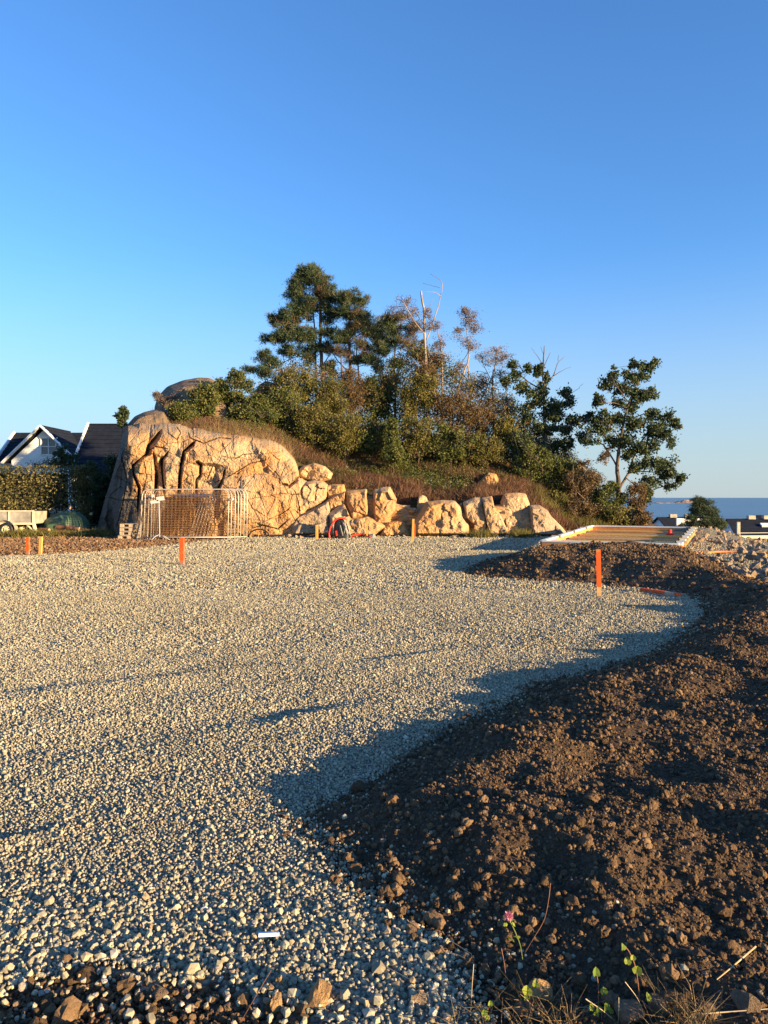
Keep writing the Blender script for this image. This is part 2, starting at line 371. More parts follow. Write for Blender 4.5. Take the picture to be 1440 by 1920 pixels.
M['stemr'] = simple('reddish_stem', (0.26,0.12,0.07), 0.8)
M['straw'] = simple('straw', (0.50,0.38,0.22), 0.8)
def sea_mat():
    t = NT('sea_water'); n = t.noise(0.02, 3, 0.5, vec=t.mapped((0.15,1.0,1)))
    t.col(t.ramp(n, [(0.35, (0.030,0.090,0.15)), (0.65, (0.060,0.140,0.21))]))
    t.bump(t.noise(0.35, 6, 0.6, vec=t.mapped((0.5,1,1))), 0.5, 0.6); return t.set(0.32, 0, 0.35)
M['sea'] = sea_mat()
M['island'] = simple('island_rock', (0.36,0.27,0.21), 0.9, 0, 0.45, 0.06)

# ---------------------------------------------------------------- ground
def g2(l): return [G(a, b) for a, b in l]
RIGHT_EDGE = g2([(905,1925),(885,1850),(870,1800),(790,1745),(690,1690),(635,1640),(600,1590),(575,1545),(610,1520),(690,1480),(740,1440),(800,1395),(860,1370),(935,1330),(1010,1290),(1100,1262),(1200,1232),(1265,1200),(1315,1160),(1320,1135),(1285,1118),(1200,1106),(1120,1100),(1000,1093),(930,1087),(868,1082),(872,1070),(900,1056),(960,1044),(1080,1036),(1290,1036),(1350,1052),(1395,1068),(1440,1090),(1500,1110)])
GRAVEL = [(0.35,1.2)]+RIGHT_EDGE+[(13.5,16),(14.5,26.5),(12.5,30),(10.5,33.5),(-5,34.5),(-5.4,31)]+g2([(470,1010),(400,1015),(340,1022),(250,1031),(180,1037),(90,1041),(0,1045)])+[(-22,19),(-14,2.9),(-2.2,2.62)]+g2([(0,1850),(90,1840),(160,1815),(250,1822),(330,1850),(420,1845),(470,1880),(540,1905),(600,1935)])+[(-0.3,1.2)]
SOIL = [(0.45,1.2)]+RIGHT_EDGE+[(12,12),(14,8),(14,0.5),(3,0.5)]
def H_ground(x, y):
    q = y-29.5-np.maximum(0, 12-x)*2.4
    h = -5*sstep(0, 30, q)-16*sstep(30, 230, q)
    return h+0.02*fbm(x*0.8, y*0.8, 3, 5)*sstep(0, 2, y)
TD = R(33)
def H_gravel(x, y):
    a = x*math.cos(TD)+y*math.sin(TD); b = -x*math.sin(TD)+y*math.cos(TD)
    h = (0.024*fbm(a*0.35, b*1.15, 3, 21)+0.016*fbm(a*0.9, b*2.3, 2, 31))*sstep(2.4, 5.0, y)+0.006*fbm(x*6, y*6, 2, 41)
    # hollow and small ridges seen as long shadows
    for (cx, cy, L, W, A) in ((-0.55,5.6,0.55,0.16,0.034),(0.15,7.6,0.5,0.12,0.02),(-1.95,3.38,0.3,0.06,0.035),(-2.6,6.4,1.0,0.2,0.018),(-8.6,19.3,0.7,0.12,0.04),(-0.3,6.9,0.8,0.15,0.015)):
        da = (x-cx)*math.cos(TD)+(y-cy)*math.sin(TD); db = -(x-cx)*math.sin(TD)+(y-cy)*math.cos(TD)
        h = h+A*np.exp(-(da/L)**2)*np.exp(-((db+W*0.9)/W)**2)-A*0.6*np.exp(-(da/L)**2)*np.exp(-((db-W)/W)**2)
    return h+0.03+np.minimum(H_ground(x, y), 0)*0.0
def soil_s(x, y):
    w = 0.10*fbm(x*1.7, y*1.7, 3, 51)+0.05*fbm(x*7, y*7, 3, 55)
    return sdist(x, y, SOIL)+w
def H_soil(x, y, s=None):
    if s is None: s = soil_s(x, y)
    far = sstep(9, 14, y)
    near_tip = sstep(2.4, 3.6, y)
    A = (0.05+0.09*near_tip)*(1-far)+0.38*far
    h = A*(sstep(-0.02, 0.75+0.9*far, s))
    h = h-0.05*sstep(0.9, 2.0, s)*(1-far)*near_tip
    big = (fbm(x*0.9, y*0.9, 3, 61)*0.11+fbm(x*2.1, y*2.1, 2, 65)*0.06)*sstep(0.1, 1.0, s)*sstep(2.2, 3.2, y)
    med = fbm(x*4.5, y*4.5, 3, 71)*0.045*sstep(-0.05, 0.3, s)
    fin = (0.5-worley(x*17, y*17, 81)[0])*0.018*sstep(14, 5, y)+fbm(x*30, y*30, 3, 91)*0.008
    return h+big+med+fin-0.05*sstep(0.12, -0.25, s)+0.03
def sheet(name, fn, mask, mat, u=0.95, ys=(1.2, 36), nu=620, nv=520, kind='structure'):
    v = np.linspace(1/ys[0], 1/ys[1], nv); Y = 1/v
    U = np.linspace(-u, u, nu)
    YY, UU = np.meshgrid(Y, U, indexing='ij'); XX = UU*(YY+0.6)
    m = mask(XX, YY)
    F = grid_faces(nv, nu); keep = m.ravel()[F].any(axis=1); F = F[keep]
    used = np.unique(F); mp = np.full(nu*nv, -1); mp[used] = np.arange(len(used))
    x = XX.ravel()[used]; y = YY.ravel()[used]; z = fn(x, y)
    b = MB(); b.add(np.stack([x, y, z], -1), mp[F])
    o = b.build(name, mat, smooth=True); tag(o, kind=kind); return o
# one terrain sheet out to the shore
def axis(lo, hi, n, c):
    t = np.linspace(math.asinh(lo/c), math.asinh(hi/c), n); return np.sinh(t)*c
gx = axis(-2500, 2500, 300, 1.2); gy = np.concatenate([[-60,-20,-8,-3], axis(-1.5, 4000, 300, 0.9)+1.0])
X, Y_ = np.meshgrid(gx, gy)
Z = H_ground(X, Y_)+0.012*fbm(X*3, Y_*3, 3, 3)*(np.hypot(X, Y_) < 40)-0.02*(sdist(X, Y_, GRAVEL) > 0.3)-0.04*(sdist(X, Y_, SOIL) > 0.3)
b = MB(); b.add(np.stack([X, Y_, Z], -1).reshape(-1, 3), grid_faces(len(gy), len(gx)))
ground = tag(b.build('ground', M['dirt'], smooth=True), kind='structure')
gravel_ground = sheet('gravel_pad', lambda x, y: H_gravel(x, y)-0.05*sstep(0.10, -0.2, sdist(x, y, GRAVEL)), lambda x, y: sdist(x, y, GRAVEL) > -0.12, M['gravel_base'], nu=560, nv=460)
soil_mound = sheet('soil_mound', lambda x, y: H_soil(x, y), lambda x, y: sdist(x, y, SOIL) > -0.35, M['soil'], nu=620, nv=560, ys=(1.2, 26))
# sea
b = MB(); b.add([[-60000,190,-20],[60000,190,-20],[60000,90000,-20],[-60000,90000,-20]], [[0,1,2,3]])
tag(b.build('sea', M['sea']), kind='structure')

# ---- scattered stones: geometry nodes on a point cloud mesh, stones made in the node tree
def stones_gn(name, pts, scl, rot, mat, nvar=6, sub=1, rough=0.55, nscale=1.1, kind='stuff', parent=None):
    me = bpy.data.meshes.new(name); n = len(pts); me.vertices.add(n); me.vertices.foreach_set('co', pts.astype(np.float32).ravel())
    for nm, arr, ty in (('scl', scl, 'FLOAT_VECTOR'), ('rot', rot, 'FLOAT_VECTOR')):
        a = me.attributes.new(nm, ty, 'POINT'); a.data.foreach_set('vector', arr.astype(np.float32).ravel())
    a = me.attributes.new('var', 'INT', 'POINT'); a.data.foreach_set('value', rng.integers(0, nvar, n).astype(np.int32))
    me.materials.append(mat)
    o = bpy.data.objects.new(name, me); COL.objects.link(o); tag(o, kind=kind)
    ng = bpy.data.node_groups.new(name+'_nodes', 'GeometryNodeTree')
    ng.interface.new_socket('Geometry', in_out='INPUT', socket_type='NodeSocketGeometry')
    ng.interface.new_socket('Geometry', in_out='OUTPUT', socket_type='NodeSocketGeometry')
    N = ng.nodes; L = ng.links
    gi = N.new('NodeGroupInput'); go = N.new('NodeGroupOutput')
    join = N.new('GeometryNodeJoinGeometry')
    for k in range(nvar):
        ico = N.new('GeometryNodeMeshIcoSphere'); ico.inputs['Radius'].default_value = 1; ico.inputs['Subdivisions'].default_value = sub
        sp = N.new('GeometryNodeSetPosition'); pos = N.new('GeometryNodeInputPosition')
        nz = N.new('ShaderNodeTexNoise'); nz.noise_dimensions = '4D'; nz.inputs['W'].default_value = k*7.3+1; nz.inputs['Scale'].default_value = nscale; nz.inputs['Detail'].default_value = 3
        L.new(pos.outputs[0], nz.inputs['Vector'])
        sub_ = N.new('ShaderNodeVectorMath'); sub_.operation = 'SUBTRACT'; sub_.inputs[1].default_value = (0.5,0.5,0.5); L.new(nz.outputs['Color'], sub_.inputs[0])
        ml = N.new('ShaderNodeVectorMath'); ml.operation = 'SCALE'; ml.inputs['Scale'].default_value = rough*4; L.new(sub_.outputs[0], ml.inputs[0])
        L.new(ico.outputs['Mesh'], sp.inputs['Geometry']); L.new(ml.outputs[0], sp.inputs['Offset'])
        sm = N.new('GeometryNodeSetMaterial'); sm.inputs['Material'].default_value = mat; L.new(sp.outputs[0], sm.inputs[0])
        ti = N.new('GeometryNodeGeometryToInstance'); L.new(sm.outputs[0], ti.inputs[0]); L.new(ti.outputs[0], join.inputs[0])
    ip = N.new('GeometryNodeInstanceOnPoints'); L.new(gi.outputs[0], ip.inputs['Points']); L.new(join.outputs[0], ip.inputs['Instance'])
    ip.inputs['Pick Instance'].default_value = True
    def attr(nm, ty, sock):
        q = N.new('GeometryNodeInputNamedAttribute'); q.data_type = ty; q.inputs['Name'].default_value = nm; L.new(q.outputs['Attribute'], sock)
    attr('scl', 'FLOAT_VECTOR', ip.inputs['Scale']); attr('var', 'INT', ip.inputs['Instance Index'])
    q = N.new('GeometryNodeInputNamedAttribute'); q.data_type = 'FLOAT_VECTOR'; q.inputs['Name'].default_value = 'rot'
    e2r = N.new('FunctionNodeEulerToRotation'); L.new(q.outputs['Attribute'], e2r.inputs[0]); L.new(e2r.outputs[0], ip.inputs['Rotation'])
    L.new(ip.outputs[0], go.inputs[0])
    md = o.modifiers.new('scatter', 'NODES'); md.node_group = ng
    return o
def jgrid(y0, y1, step, u=0.60, extra=0.5):
    ys = np.arange(y0, y1, step); out = []
    for y in ys:
        w = u*y+extra; xs = np.arange(-w, w, step); out.append(np.stack([xs, np.full(len(xs), y)], -1))
    p = np.concatenate(out); return p+rng.uniform(-0.5, 0.5, p.shape)*step
def rand_rot(n): return rng.uniform(0, 6.283, (n, 3))
def ani(s, lo=0.6): return s[:, None]*rng.uniform(lo, 1.15, (len(s), 3))
pts = []; ss = []
for (y0, y1, st, r0) in ((1.7, 4.2, 0.0165, 0.0076), (4.2, 8, 0.0180, 0.0082), (8, 13, 0.0245, 0.0108), (13, 23, 0.046, 0.0170), (23, 34, 0.078, 0.025)):
    p = jgrid(y0, y1, st, 0.6, 1.1); sd = sdist(p[:, 0], p[:, 1], GRAVEL)+0.10*fbm(p[:, 0]*2.2, p[:, 1]*2.2, 3, 12)
    k = (sd > -0.02) | ((rng.random(len(p)) < 0.30*np.exp(sd/0.15)) & (sd > -0.9)); p = p[k]
    s = r0*np.exp(rng.normal(0, 0.27, len(p)))
    s *= 1+0.6*sstep(3.4, 2.5, p[:, 1])*(rng.random(len(p)) < 0.4)
    pts.append(p); ss.append(s)
p = np.concatenate(pts); s = np.concatenate(ss)
sd = sdist(p[:, 0], p[:, 1], GRAVEL); ssol = soil_s(p[:, 0], p[:, 1])
z = np.where(ssol > -0.05, np.maximum(H_gravel(p[:, 0], p[:, 1]), H_soil(p[:, 0], p[:, 1], ssol)), np.where(sd > -0.1, H_gravel(p[:, 0], p[:, 1]), 0.02))
NG = len(p)
stones_gn('gravel', np.stack([p[:, 0], p[:, 1], z+s*rng.uniform(-0.2, 0.55, NG)], -1), ani(s), rand_rot(NG), M['gravel'], rough=0.38)
# soil clods
pts = []; ss = []
for (y0, y1, st, r0, sg) in ((1.7, 4.5, 0.0150, 0.0040, 0.6), (4.5, 9, 0.024, 0.0060, 0.6), (9, 20, 0.058, 0.013, 0.55)):
    p = jgrid(y0, y1, st, 0.6, 2.0); sd = soil_s(p[:, 0], p[:, 1]); k = sd > 0.0-0.18*(rng.random(len(p))**4); p = p[k]
    pts.append(p); ss.append(np.minimum(r0*np.exp(rng.normal(0, sg, len(p))), r0*3.2))
p2 = jgrid(1.5, 3.1, 0.03, 0.6, 0.5); k = (sdist(p2[:, 0], p2[:, 1], GRAVEL) < 0.05) & (sdist(p2[:, 0], p2[:, 1], SOIL) < 0); p2 = p2[k]
p = np.concatenate(pts+[p2]); s = np.concatenate(ss+[0.008*np.exp(rng.normal(0, 0.5, len(p2)))])
sd = soil_s(p[:, 0], p[:, 1])
z = np.where(sd > -0.3, np.maximum(H_soil(p[:, 0], p[:, 1], sd), np.where(sd < 0.1, H_gravel(p[:, 0], p[:, 1]), -1)), 0.012)
stones_gn('soil_crumbs', np.stack([p[:, 0], p[:, 1], z+s*rng.uniform(-0.1, 0.6, len(p))], -1), ani(s, 0.7), rand_rot(len(p)), M['clod'], sub=2, rough=0.48, nscale=1.9)
p = jgrid(20.5, 34, .11, .62, .5); q_ = sdist(p[:, 0], p[:, 1], GRAVEL); k = (q_ < 0.15) & (p[:, 0] < 0) & (p[:, 0] > -22); p = p[k]; s_ = .022*np.minimum(np.exp(rng.normal(0, .5, len(p))), 2.2)
p3 = jgrid(1.7, 3.0, .016, .62, .4); k = (sdist(p3[:, 0], p3[:, 1], GRAVEL) < 0.10) & (sdist(p3[:, 0], p3[:, 1], SOIL) < 0); p3 = p3[k]; s3 = .0065*np.minimum(np.exp(rng.normal(0, .5, len(p3))), 2.4)
p = np.concatenate([p, p3]); s_ = np.concatenate([s_, s3])
stones_gn('dirt_crumbs', np.stack([p[:, 0], p[:, 1], .005+s_*.2], -1), ani(s_, .6), rand_rot(len(p)), M['crumb_red'], sub=2, rough=.45, nscale=1.9)
print('gravel', NG, 'crumbs', len(p))

def blob_mesh(seed, sub=2, rough=0.3, sharp=False):
    r = np.random.default_rng(seed); bm = bmesh.new(); bmesh.ops.create_icosphere(bm, subdivisions=sub, radius=1)
    co = np.array([v.co[:] for v in bm.verts]); nrm = co/np.linalg.norm(co, axis=1)[:, None]
    d = np.ones(len(co))
    if sharp:
        for k in range(11):
            a = r.normal(size=3); a /= np.linalg.norm(a); h = r.uniform(0.42, 0.8); dd = nrm@a; d = np.where(dd > 0.2, np.minimum(d, h/np.maximum(dd, 0.2)), d)
    d = d*(1+rough*fbm(nrm[:, 0]*2+seed*3.1, nrm[:, 1]*2+nrm[:, 2]*1.7, 3, seed))
    for v, q in zip(bm.verts, nrm*d[:, None]): v.co = q
    me = bpy.data.meshes.new('stone_mesh'); bm.to_mesh(me); bm.free(); return me
CLODM = [blob_mesh(k, 3, 0.55) for k in range(5)]
for m in CLODM: m.materials.append(M['clod_big'])
STM = [blob_mesh(20+k, 2, 0.22, True) for k in range(6)]
for m in STM: m.materials.append(M['stone_w'])
RUBM = [blob_mesh(40+k, 2, 0.10, True) for k in range(6)]
for m in RUBM: m.materials.append(M['rubble'])
def piece(name, meshes, loc, scale, parent):
    o = bpy.data.objects.new(name, random.choice(meshes)); COL.objects.link(o); o.location = loc
    o.rotation_euler = [random.uniform(0, 6.28) for _ in range(3)]; o.scale = [scale*random.uniform(0.75, 1.2) for _ in range(3)]; o.parent = parent
    return o
def zs(x, y):
    x = np.array([x]); y = np.array([y]); return float(H_soil(x, y)[0])
def hit(px, py):
    u = (px-720)/1400; v = (960-py)/1400; dy = FWD[1]+v*UP[1]; dz = FWD[2]+v*UP[2]
    t = np.linspace(1.2, 14, 1200); x = u*t; y = dy*t; z = EYE[2]+dz*t
    s_ = soil_s(x, y); h = np.maximum(np.where(s_ > -0.2, H_soil(x, y, s_), -1), np.where(sdist(x, y, GRAVEL) > -.1, H_gravel(x, y), 0.0))
    k = int(np.argmax(z < h)); return np.array([x[k], y[k], h[k]])
# clods you could pick up one by one
n = 0
while n < 190:
    px = random.uniform(620, 1440); py = random.uniform(1560, 1900) if random.random() < 0.8 else random.uniform(1250, 1560)
    x, y = G(px, py)
    s = float(soil_s(np.array([x]), np.array([y]))[0])
    if s < -0.12 or s > 2.6: continue
    r = random.uniform(0.010, 0.022)*(1.5 if random.random() < 0.15 else 1)
    piece('soil_clod', CLODM, (x, y, max(zs(x, y), 0.02)+r*0.5), r, soil_mound); n += 1
for (px, py, rp) in ((632,1648,11),(655,1612,10),(668,1630,12),(690,1655,9),(817,1726,17),(776,1738,12),(745,1672,9),(714,1702,9),(1120,1470,10),(1253,1346,9),(1016,1620,7),(985,1838,14),(1262,1845,20),(1232,1850,15),(1375,1758,14),(1087,1785,12),(1060,1800,10),(1145,1828,12),(905,1660,10),(1255,1805,14)):
    x, y = G(px, py-rp*0.3, 0.15 if px > 900 else 0.05); r = rp/1400*math.hypot(y, 1.5)
    piece('soil_clod', CLODM, (x, y, max(zs(x, y), 0.02)+r*0.4), r, soil_mound)
for i in range(90):
    px = random.uniform(0, 880); py = random.uniform(1700, 1915); x, y = G(px, py)
    r = random.uniform(0.009, 0.016)
    piece('stone', STM, (x, y, 0.03+r*0.35), r, gravel_ground)

# ---------------------------------------------------------------- single stones near the camera
def near_stone(px, py, rp, label, mat, seed, flat=0.7, z=0.03, sx=1.0):
    x, y, z = hit(px, py); d = math.hypot(y, EYE[2]-z); r = rp/1400*d*0.85
    me = blob_mesh(seed, 3, 0.2, True); me.materials.append(mat)
    o = bpy.data.objects.new('stone', me); COL.objects.link(o); o.location = (x, y, z+r*flat*0.35); o.scale = (r*sx, r, r*flat); o.rotation_euler = (0.1, 0.2, seed)
    tag(o, label, 'stone')
near_stone(300, 1884, 17, 'smooth grey stone lying in the dark dirt at the lower left', M['rock_grey'], 60)
near_stone(596, 1872, 32, 'large rust coloured stone at the bottom edge of the gravel', M['rock2'], 61, 0.8)
near_stone(517, 1895, 17, 'pale upright splinter of stone standing in the reddish dirt', M['rock2'], 62, 1.8, sx=0.7)
near_stone(508, 1858, 13, 'small pale angular stone just above the upright splinter', M['rock2'], 63)
near_stone(527, 1850, 12, 'pale wedge shaped stone touching the rim of the gravel', M['rock2'], 68, 1.2)
near_stone(1008, 1872, 30, 'orange brown stone with a flat slanted face beside green leaves', M['rock2'], 64, 1.0, 0.06)
near_stone(1240, 1903, 28, 'blue grey stone under the dry grass at the bottom edge', M['rock_grey'], 65, 0.7, 0.03)
near_stone(1175, 1912, 34, 'wide blue grey stone below the two leafy seedlings', M['rock_grey'], 66, 0.6, 0.02)
near_stone(1400, 1895, 30, 'largest blue grey stone at the bottom right corner', M['rock_grey'], 67, 0.7, 0.02, 1.3)
near_stone(1330, 1900, 24, 'small blue grey stone between the largest one and the grass', M['rock_grey'], 69, 0.7, 0.02, 1.3)
near_stone(790, 1880, 22, 'brown stained stone half buried in grey gravel', M['rubble'], 70, 0.7)
near_stone(1256, 1345, 9, 'lone orange stone lying on the dark soil bank', M['rock2'], 71, 0.8, 0.18)

# ---------------------------------------------------------------- hill
xs_t = [150, 200, 236, 262, 300, 400, 500, 560, 620, 700, 800, 900, 1000, 1060, 1150, 1230, 1400]
z0_t = [0, 0, 2.6, 4.0, 4.2, 4.25, 3.9, 2.95, 2.05, 1.70, 1.40, 1.60, 1.35, 0.2, 0.0, 0, 0]
z1_t = [0, 0, 4.4, 5.2, 5.7, 5.7, 5.3, 4.6, 4.1, 3.8, 3.6, 3.3, 2.6, 1.5, 0.7, 0.1, 0]
z2_t = [0, 0, 4.6, 5.4, 6.4, 7.0, 6.2, 5.6, 5.1, 4.8, 4.5, 4.0, 3.2, 2.0, 1.0, 0.2, -0.3]
def H_hill(x, y):
    q = 720+1400*x/np.minimum(y, 44)      # the hill widens away from the face
    a = np.interp(q, xs_t, z0_t); b_ = np.interp(q, xs_t, z1_t); c = np.interp(q, xs_t, z2_t)
    f0 = 32.4
    h = np.where(y < f0, a*sstep(-1.3, 0, y-f0), np.where(y < 37, a+(b_-a)*np.clip((y-f0)/(37-f0), 0, 1), b_+(c-b_)*sstep(37, 42, y)))
    h = h*sstep(60, 47, y)
    return h+(0.18*fbm(x*0.7, y*0.7, 4, 101)+0.06*fbm(x*3, y*3, 3, 111))*np.clip(h, 0, 1)-0.25*(1-np.clip(h*2, 0, 1))
hx = np.linspace(-16, 16, 200); hy = np.linspace(31, 60, 190)
X, Y_ = np.meshgrid(hx, hy)
b = MB(); b.add(np.stack([X, Y_, H_hill(X, Y_)], -1).reshape(-1, 3), grid_faces(190, 200))
hill = tag(b.build('hill', M['hill'], smooth=True), kind='structure')

# ---------------------------------------------------------------- rock outcrop (left)
top_t = np.array([(176,1006),(183,985),(196,940),(210,895),(222,850),(230,815),(240,800),(262,795),(300,794),(345,797),(352,801),(400,808),(440,815),(480,818),(505,823),(530,838),(548,856),(556,870),(560,882),(562,892),(575,898),(600,905),(625,912),(640,918),(660,926)], float)
left_t = np.array([(795,240),(830,236),(862,229),(900,240),(930,233),(955,224),(985,222),(1015,216)], float)
blocks = [ # px, py, half width, half height, set back, tilts, skew
 (255,838,18,28,.10,.10,.10,.15),(269,891,19,34,-.05,.05,.05,.05),(241,900,9,46,.22,.2,.0,.12),(235,958,12,46,.30,.25,.05,.10),(313,828,31,25,.05,-.10,.25,.10),(322,886,12,34,-.02,.12,.05,.0),
 (299,898,6,26,.45,.1,.0,.0),(353,884,17,42,-.10,.08,.03,-.05),(410,846,70,23,-.22,-.04,.35,.0),(386,882,16,20,.10,.10,.05,.1),(401,902,15,20,.22,.15,.1,.2),(455,876,42,24,-.12,.0,.35,.0),
 (512,850,42,32,-.02,.15,.45,.0),(487,955,68,60,-.42,.04,.10,.0),(437,948,26,56,-.30,-.05,.08,.05),(535,893,34,20,-.12,.10,.25,.0),(543,955,30,50,-.30,.25,.08,-.1),(300,965,34,56,.02,.06,.03,.0),(352,966,24,54,.16,-.06,.04,.1),
 (398,966,30,56,-.05,.08,.05,-.1),(265,968,15,50,.10,.05,.02,.1),(575,935,27,42,-.05,.10,.12,.0),(600,985,32,30,-.20,.05,.25,.0),(628,935,20,26,.10,.10,.15,.0),(300,803,46,11,.30,.0,.6,.0),(385,817,44,10,.32,.0,.6,.0),(455,830,46,13,.22,.05,.6,.0),
 (640,985,30,32,.10,.1,.2,.0),(560,990,24,22,-.10,.1,.2,.1),(208,960,22,70,.75,1.3,.05,.25),(222,890,14,60,.45,1.2,.05,.22)]
cracks = [([(301,806),(277,836),(272,856)],8,.9),([(276,848),(248,872),(250,892),(259,915),(257,960)],4.5,.8),([(287,850),(291,884),(290,940)],6.5,.9),([(316,845),(302,863),(303,884),(308,935)],3.8,.7),
 ([(366,826),(343,846),(337,876),(333,935)],5.5,1.0),([(366,866),(375,872),(374,891),(367,899),(366,935)],5,.8),([(399,872),(386,902)],1.6,.25),([(421,878),(416,899),(407,920)],4.5,.6),([(352,808),(355,822),(380,831),(408,821),(438,824)],2.2,.3),
 ([(453,890),(444,907)],2,.3),([(438,862),(455,852),(476,850)],1.6,.2),([(552,919),(560,947),(563,976)],1.8,.35),([(524,966),(547,949)],1.5,.25),([(509,906),(512,920)],3,.3),([(524,908),(541,911),(563,892),(585,899)],4,.5),
 ([(400,906),(430,892),(470,868),(500,862)],1.8,.25),([(270,850),(290,838),(315,842)],2,.3),([(268,860),(275,895),(262,940)],1.5,.3),([(455,955),(468,968)],1.3,.15),([(226,850),(238,900),(228,950),(218,990)],2.0,.3),
 ([(470,990),(490,985),(520,992),(545,970)],2,.3),([(575,935),(590,915),(615,915)],1.6,.3),([(330,800),(338,812),(330,826)],2,.25)]
def outcrop():
    nu, nv = 640, 270
    U = np.linspace(176, 656, nu); tv = np.linspace(0, 1, nv)
    TOP = np.interp(U, top_t[:, 0], top_t[:, 1])+3.0*fbm(U*0.06, U*0+3, 4, 201)+2.0*(vn(np.floor(U/14+.6*fbm(U*.05, U*0, 2, 8)), U*0, 44)-.5)
    TOP = np.minimum(TOP, 1012)
    PX = np.tile(U, (nv, 1)); PY = TOP[None, :]+(1016-TOP[None, :])*tv[:, None]
    # gentle warp so that joints wander
    wx = PX+3*fbm(PX*0.05, PY*0.05, 3, 211); wy = PY+3*fbm(PX*0.05+9, PY*0.05, 3, 212)
    D = np.full(PX.shape, 1.15); m_ = 0.0222
    for (bx, by, hw, hh, off, tx, tz, skew) in blocks:
        q = np.random.default_rng(int(bx*7+by)); X = (wx-bx+skew*(wy-by))*m_; Zz = (by-wy)*m_; W_ = hw*m_; H_ = hh*m_
        v = tx*X+tz*Zz
        v = np.maximum(v, q.uniform(1.8, 3.2)*(X-W_*.92)); v = np.maximum(v, q.uniform(1.6, 3.0)*(-X-W_*.92))
        v = np.maximum(v, q.uniform(.35, .6)*(X-W_*q.uniform(.3, .6))+q.uniform(-.25, .25)*Zz); v = np.maximum(v, q.uniform(.3, .6)*(-X-W_*q.uniform(.35, .65))+q.uniform(-.25, .25)*Zz)
        v = np.maximum(v, q.uniform(.8, 1.3)*(Zz-H_*.80)); v = np.maximum(v, q.uniform(1.6, 2.6)*(-Zz-H_*.95)); v = np.maximum(v, q.uniform(.3, .5)*(-Zz-H_*.4)+q.uniform(-.3, .3)*X)
        D = np.minimum(D, off+v)
    F1, F2, idc, cx, cy = worley(wx/26, wy/34, 221)
    D += (idc-0.5)*0.05+((PX/26-cx)*(vn(cx*9, cy*9, 5)-0.5)+(PY/34-cy)*(vn(cx*9, cy*9, 6)-0.6))*0.13
    G1, G2, idd, ex, ey = worley(wx/9, wy/13, 231)
    D += ((idd-0.5)*0.035+((PX/9-ex)*(idd-0.5))*0.05)*sstep(-.15, .25, fbm(PX*.02, PY*.03, 2, 77))
    K1, K2, _a, _b, _c = worley(wx/62+.3, wy/48+.7, 237); D += 0.07*np.clip(1-(K2-K1)/0.025, 0, 1)
    D += 0.03*np.exp(-((F2-F1)/0.03)**2)
    D += 0.08*fbm(PX*0.014, PY*0.014, 3, 241)+0.05*fbm(PX*0.09, PY*0.09, 4, 251)+0.025*fbm(PX*0.4, PY*0.4, 3, 261)
    ld = np.interp(PY, left_t[:, 0], left_t[:, 1])+4*fbm(PX*0, PY*0.06, 2, 281)
    D -= 0.42*np.exp(-((PX-196-(1000-PY)*0.10-3*fbm(PX*0, PY*.08, 2, 9))/3.6)**2)*sstep(925, 965, PY)+0.15*np.exp(-((PX-213-(1000-PY)*0.12)/2.5)**2)*sstep(860, 900, PY)
    D += np.maximum(0, ld-PX)*0.0222*1.35+0.25*sstep(0, 6, ld-PX)
    for pts, w, dep in cracks:
        D += 0.0
        w = w*(.85 if w > 3.5 else .7)
        jx = PX+(0.7 if w > 2.5 else 1.4)*fbm(PX*0.3, PY*0.3, 3, 291); d, par = seg_dist(jx, PY, pts)
        end = sstep(-0.02, 0.3, par)*sstep(len(pts)-0.98, len(pts)-1.3, par)*(0.75+0.5*vn(PX*.13, PY*.13, 88))
        side = np.zeros(PX.shape)
        for k in range(len(pts)-1):
            (ax, ay), (bx, by) = pts[k][:2], pts[k+1][:2]; sg = (bx-ax)*(PY-ay)-(by-ay)*(jx-ax)
            if by < ay or (by == ay and bx < ax): sg = -sg
            side = np.where(np.floor(np.minimum(par, len(pts)-1.001)) == k, -sg, side)
        right = side > 0
        rw = w*1.35*(0.35+0.65*end); lw = w*0.35*(0.3+0.7*end)
        D += dep*0.72*(0.25+0.75*end)*np.where(right, np.clip(1-d/rw, 0, 1)**0.9, np.clip(1-d/lw, 0, 1))
    # lean back and round over at the top
    hgt = (1005-PY)*0.0222
    D += 0.16*hgt
    tt = np.clip((PY-TOP[None, :])/np.maximum(22, 0.16*(1010-TOP[None, :])), 0, 1); D += 1.3*(1-np.sqrt(np.clip(1-(1-tt)**2, 0, 1)))
    Dm = 30.75+D
    # right part joins the boulders behind
    Dm += np.clip((PX-560)/60, 0, 1)*0.5
    V = P(PX, PY, Dm)
    rows = [V]
    last = V[0]; back = []
    for k, (dy, dz) in enumerate(((0.25,0.02),(0.6,-0.02),(1.2,-0.15),(2.0,-0.5))):
        q = last.copy(); q[:, 1] += dy; q[:, 2] += dz; back.append(q)
    V = np.concatenate([np.array(back[::-1]), V], 0)
    b = MB(); b.add(V.reshape(-1, 3), grid_faces(V.shape[0], nu)[:, ::-1])
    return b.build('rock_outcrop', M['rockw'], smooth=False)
outc = outcrop(); tag(outc, 'tall cracked orange granite outcrop behind the fence panels', 'rock')

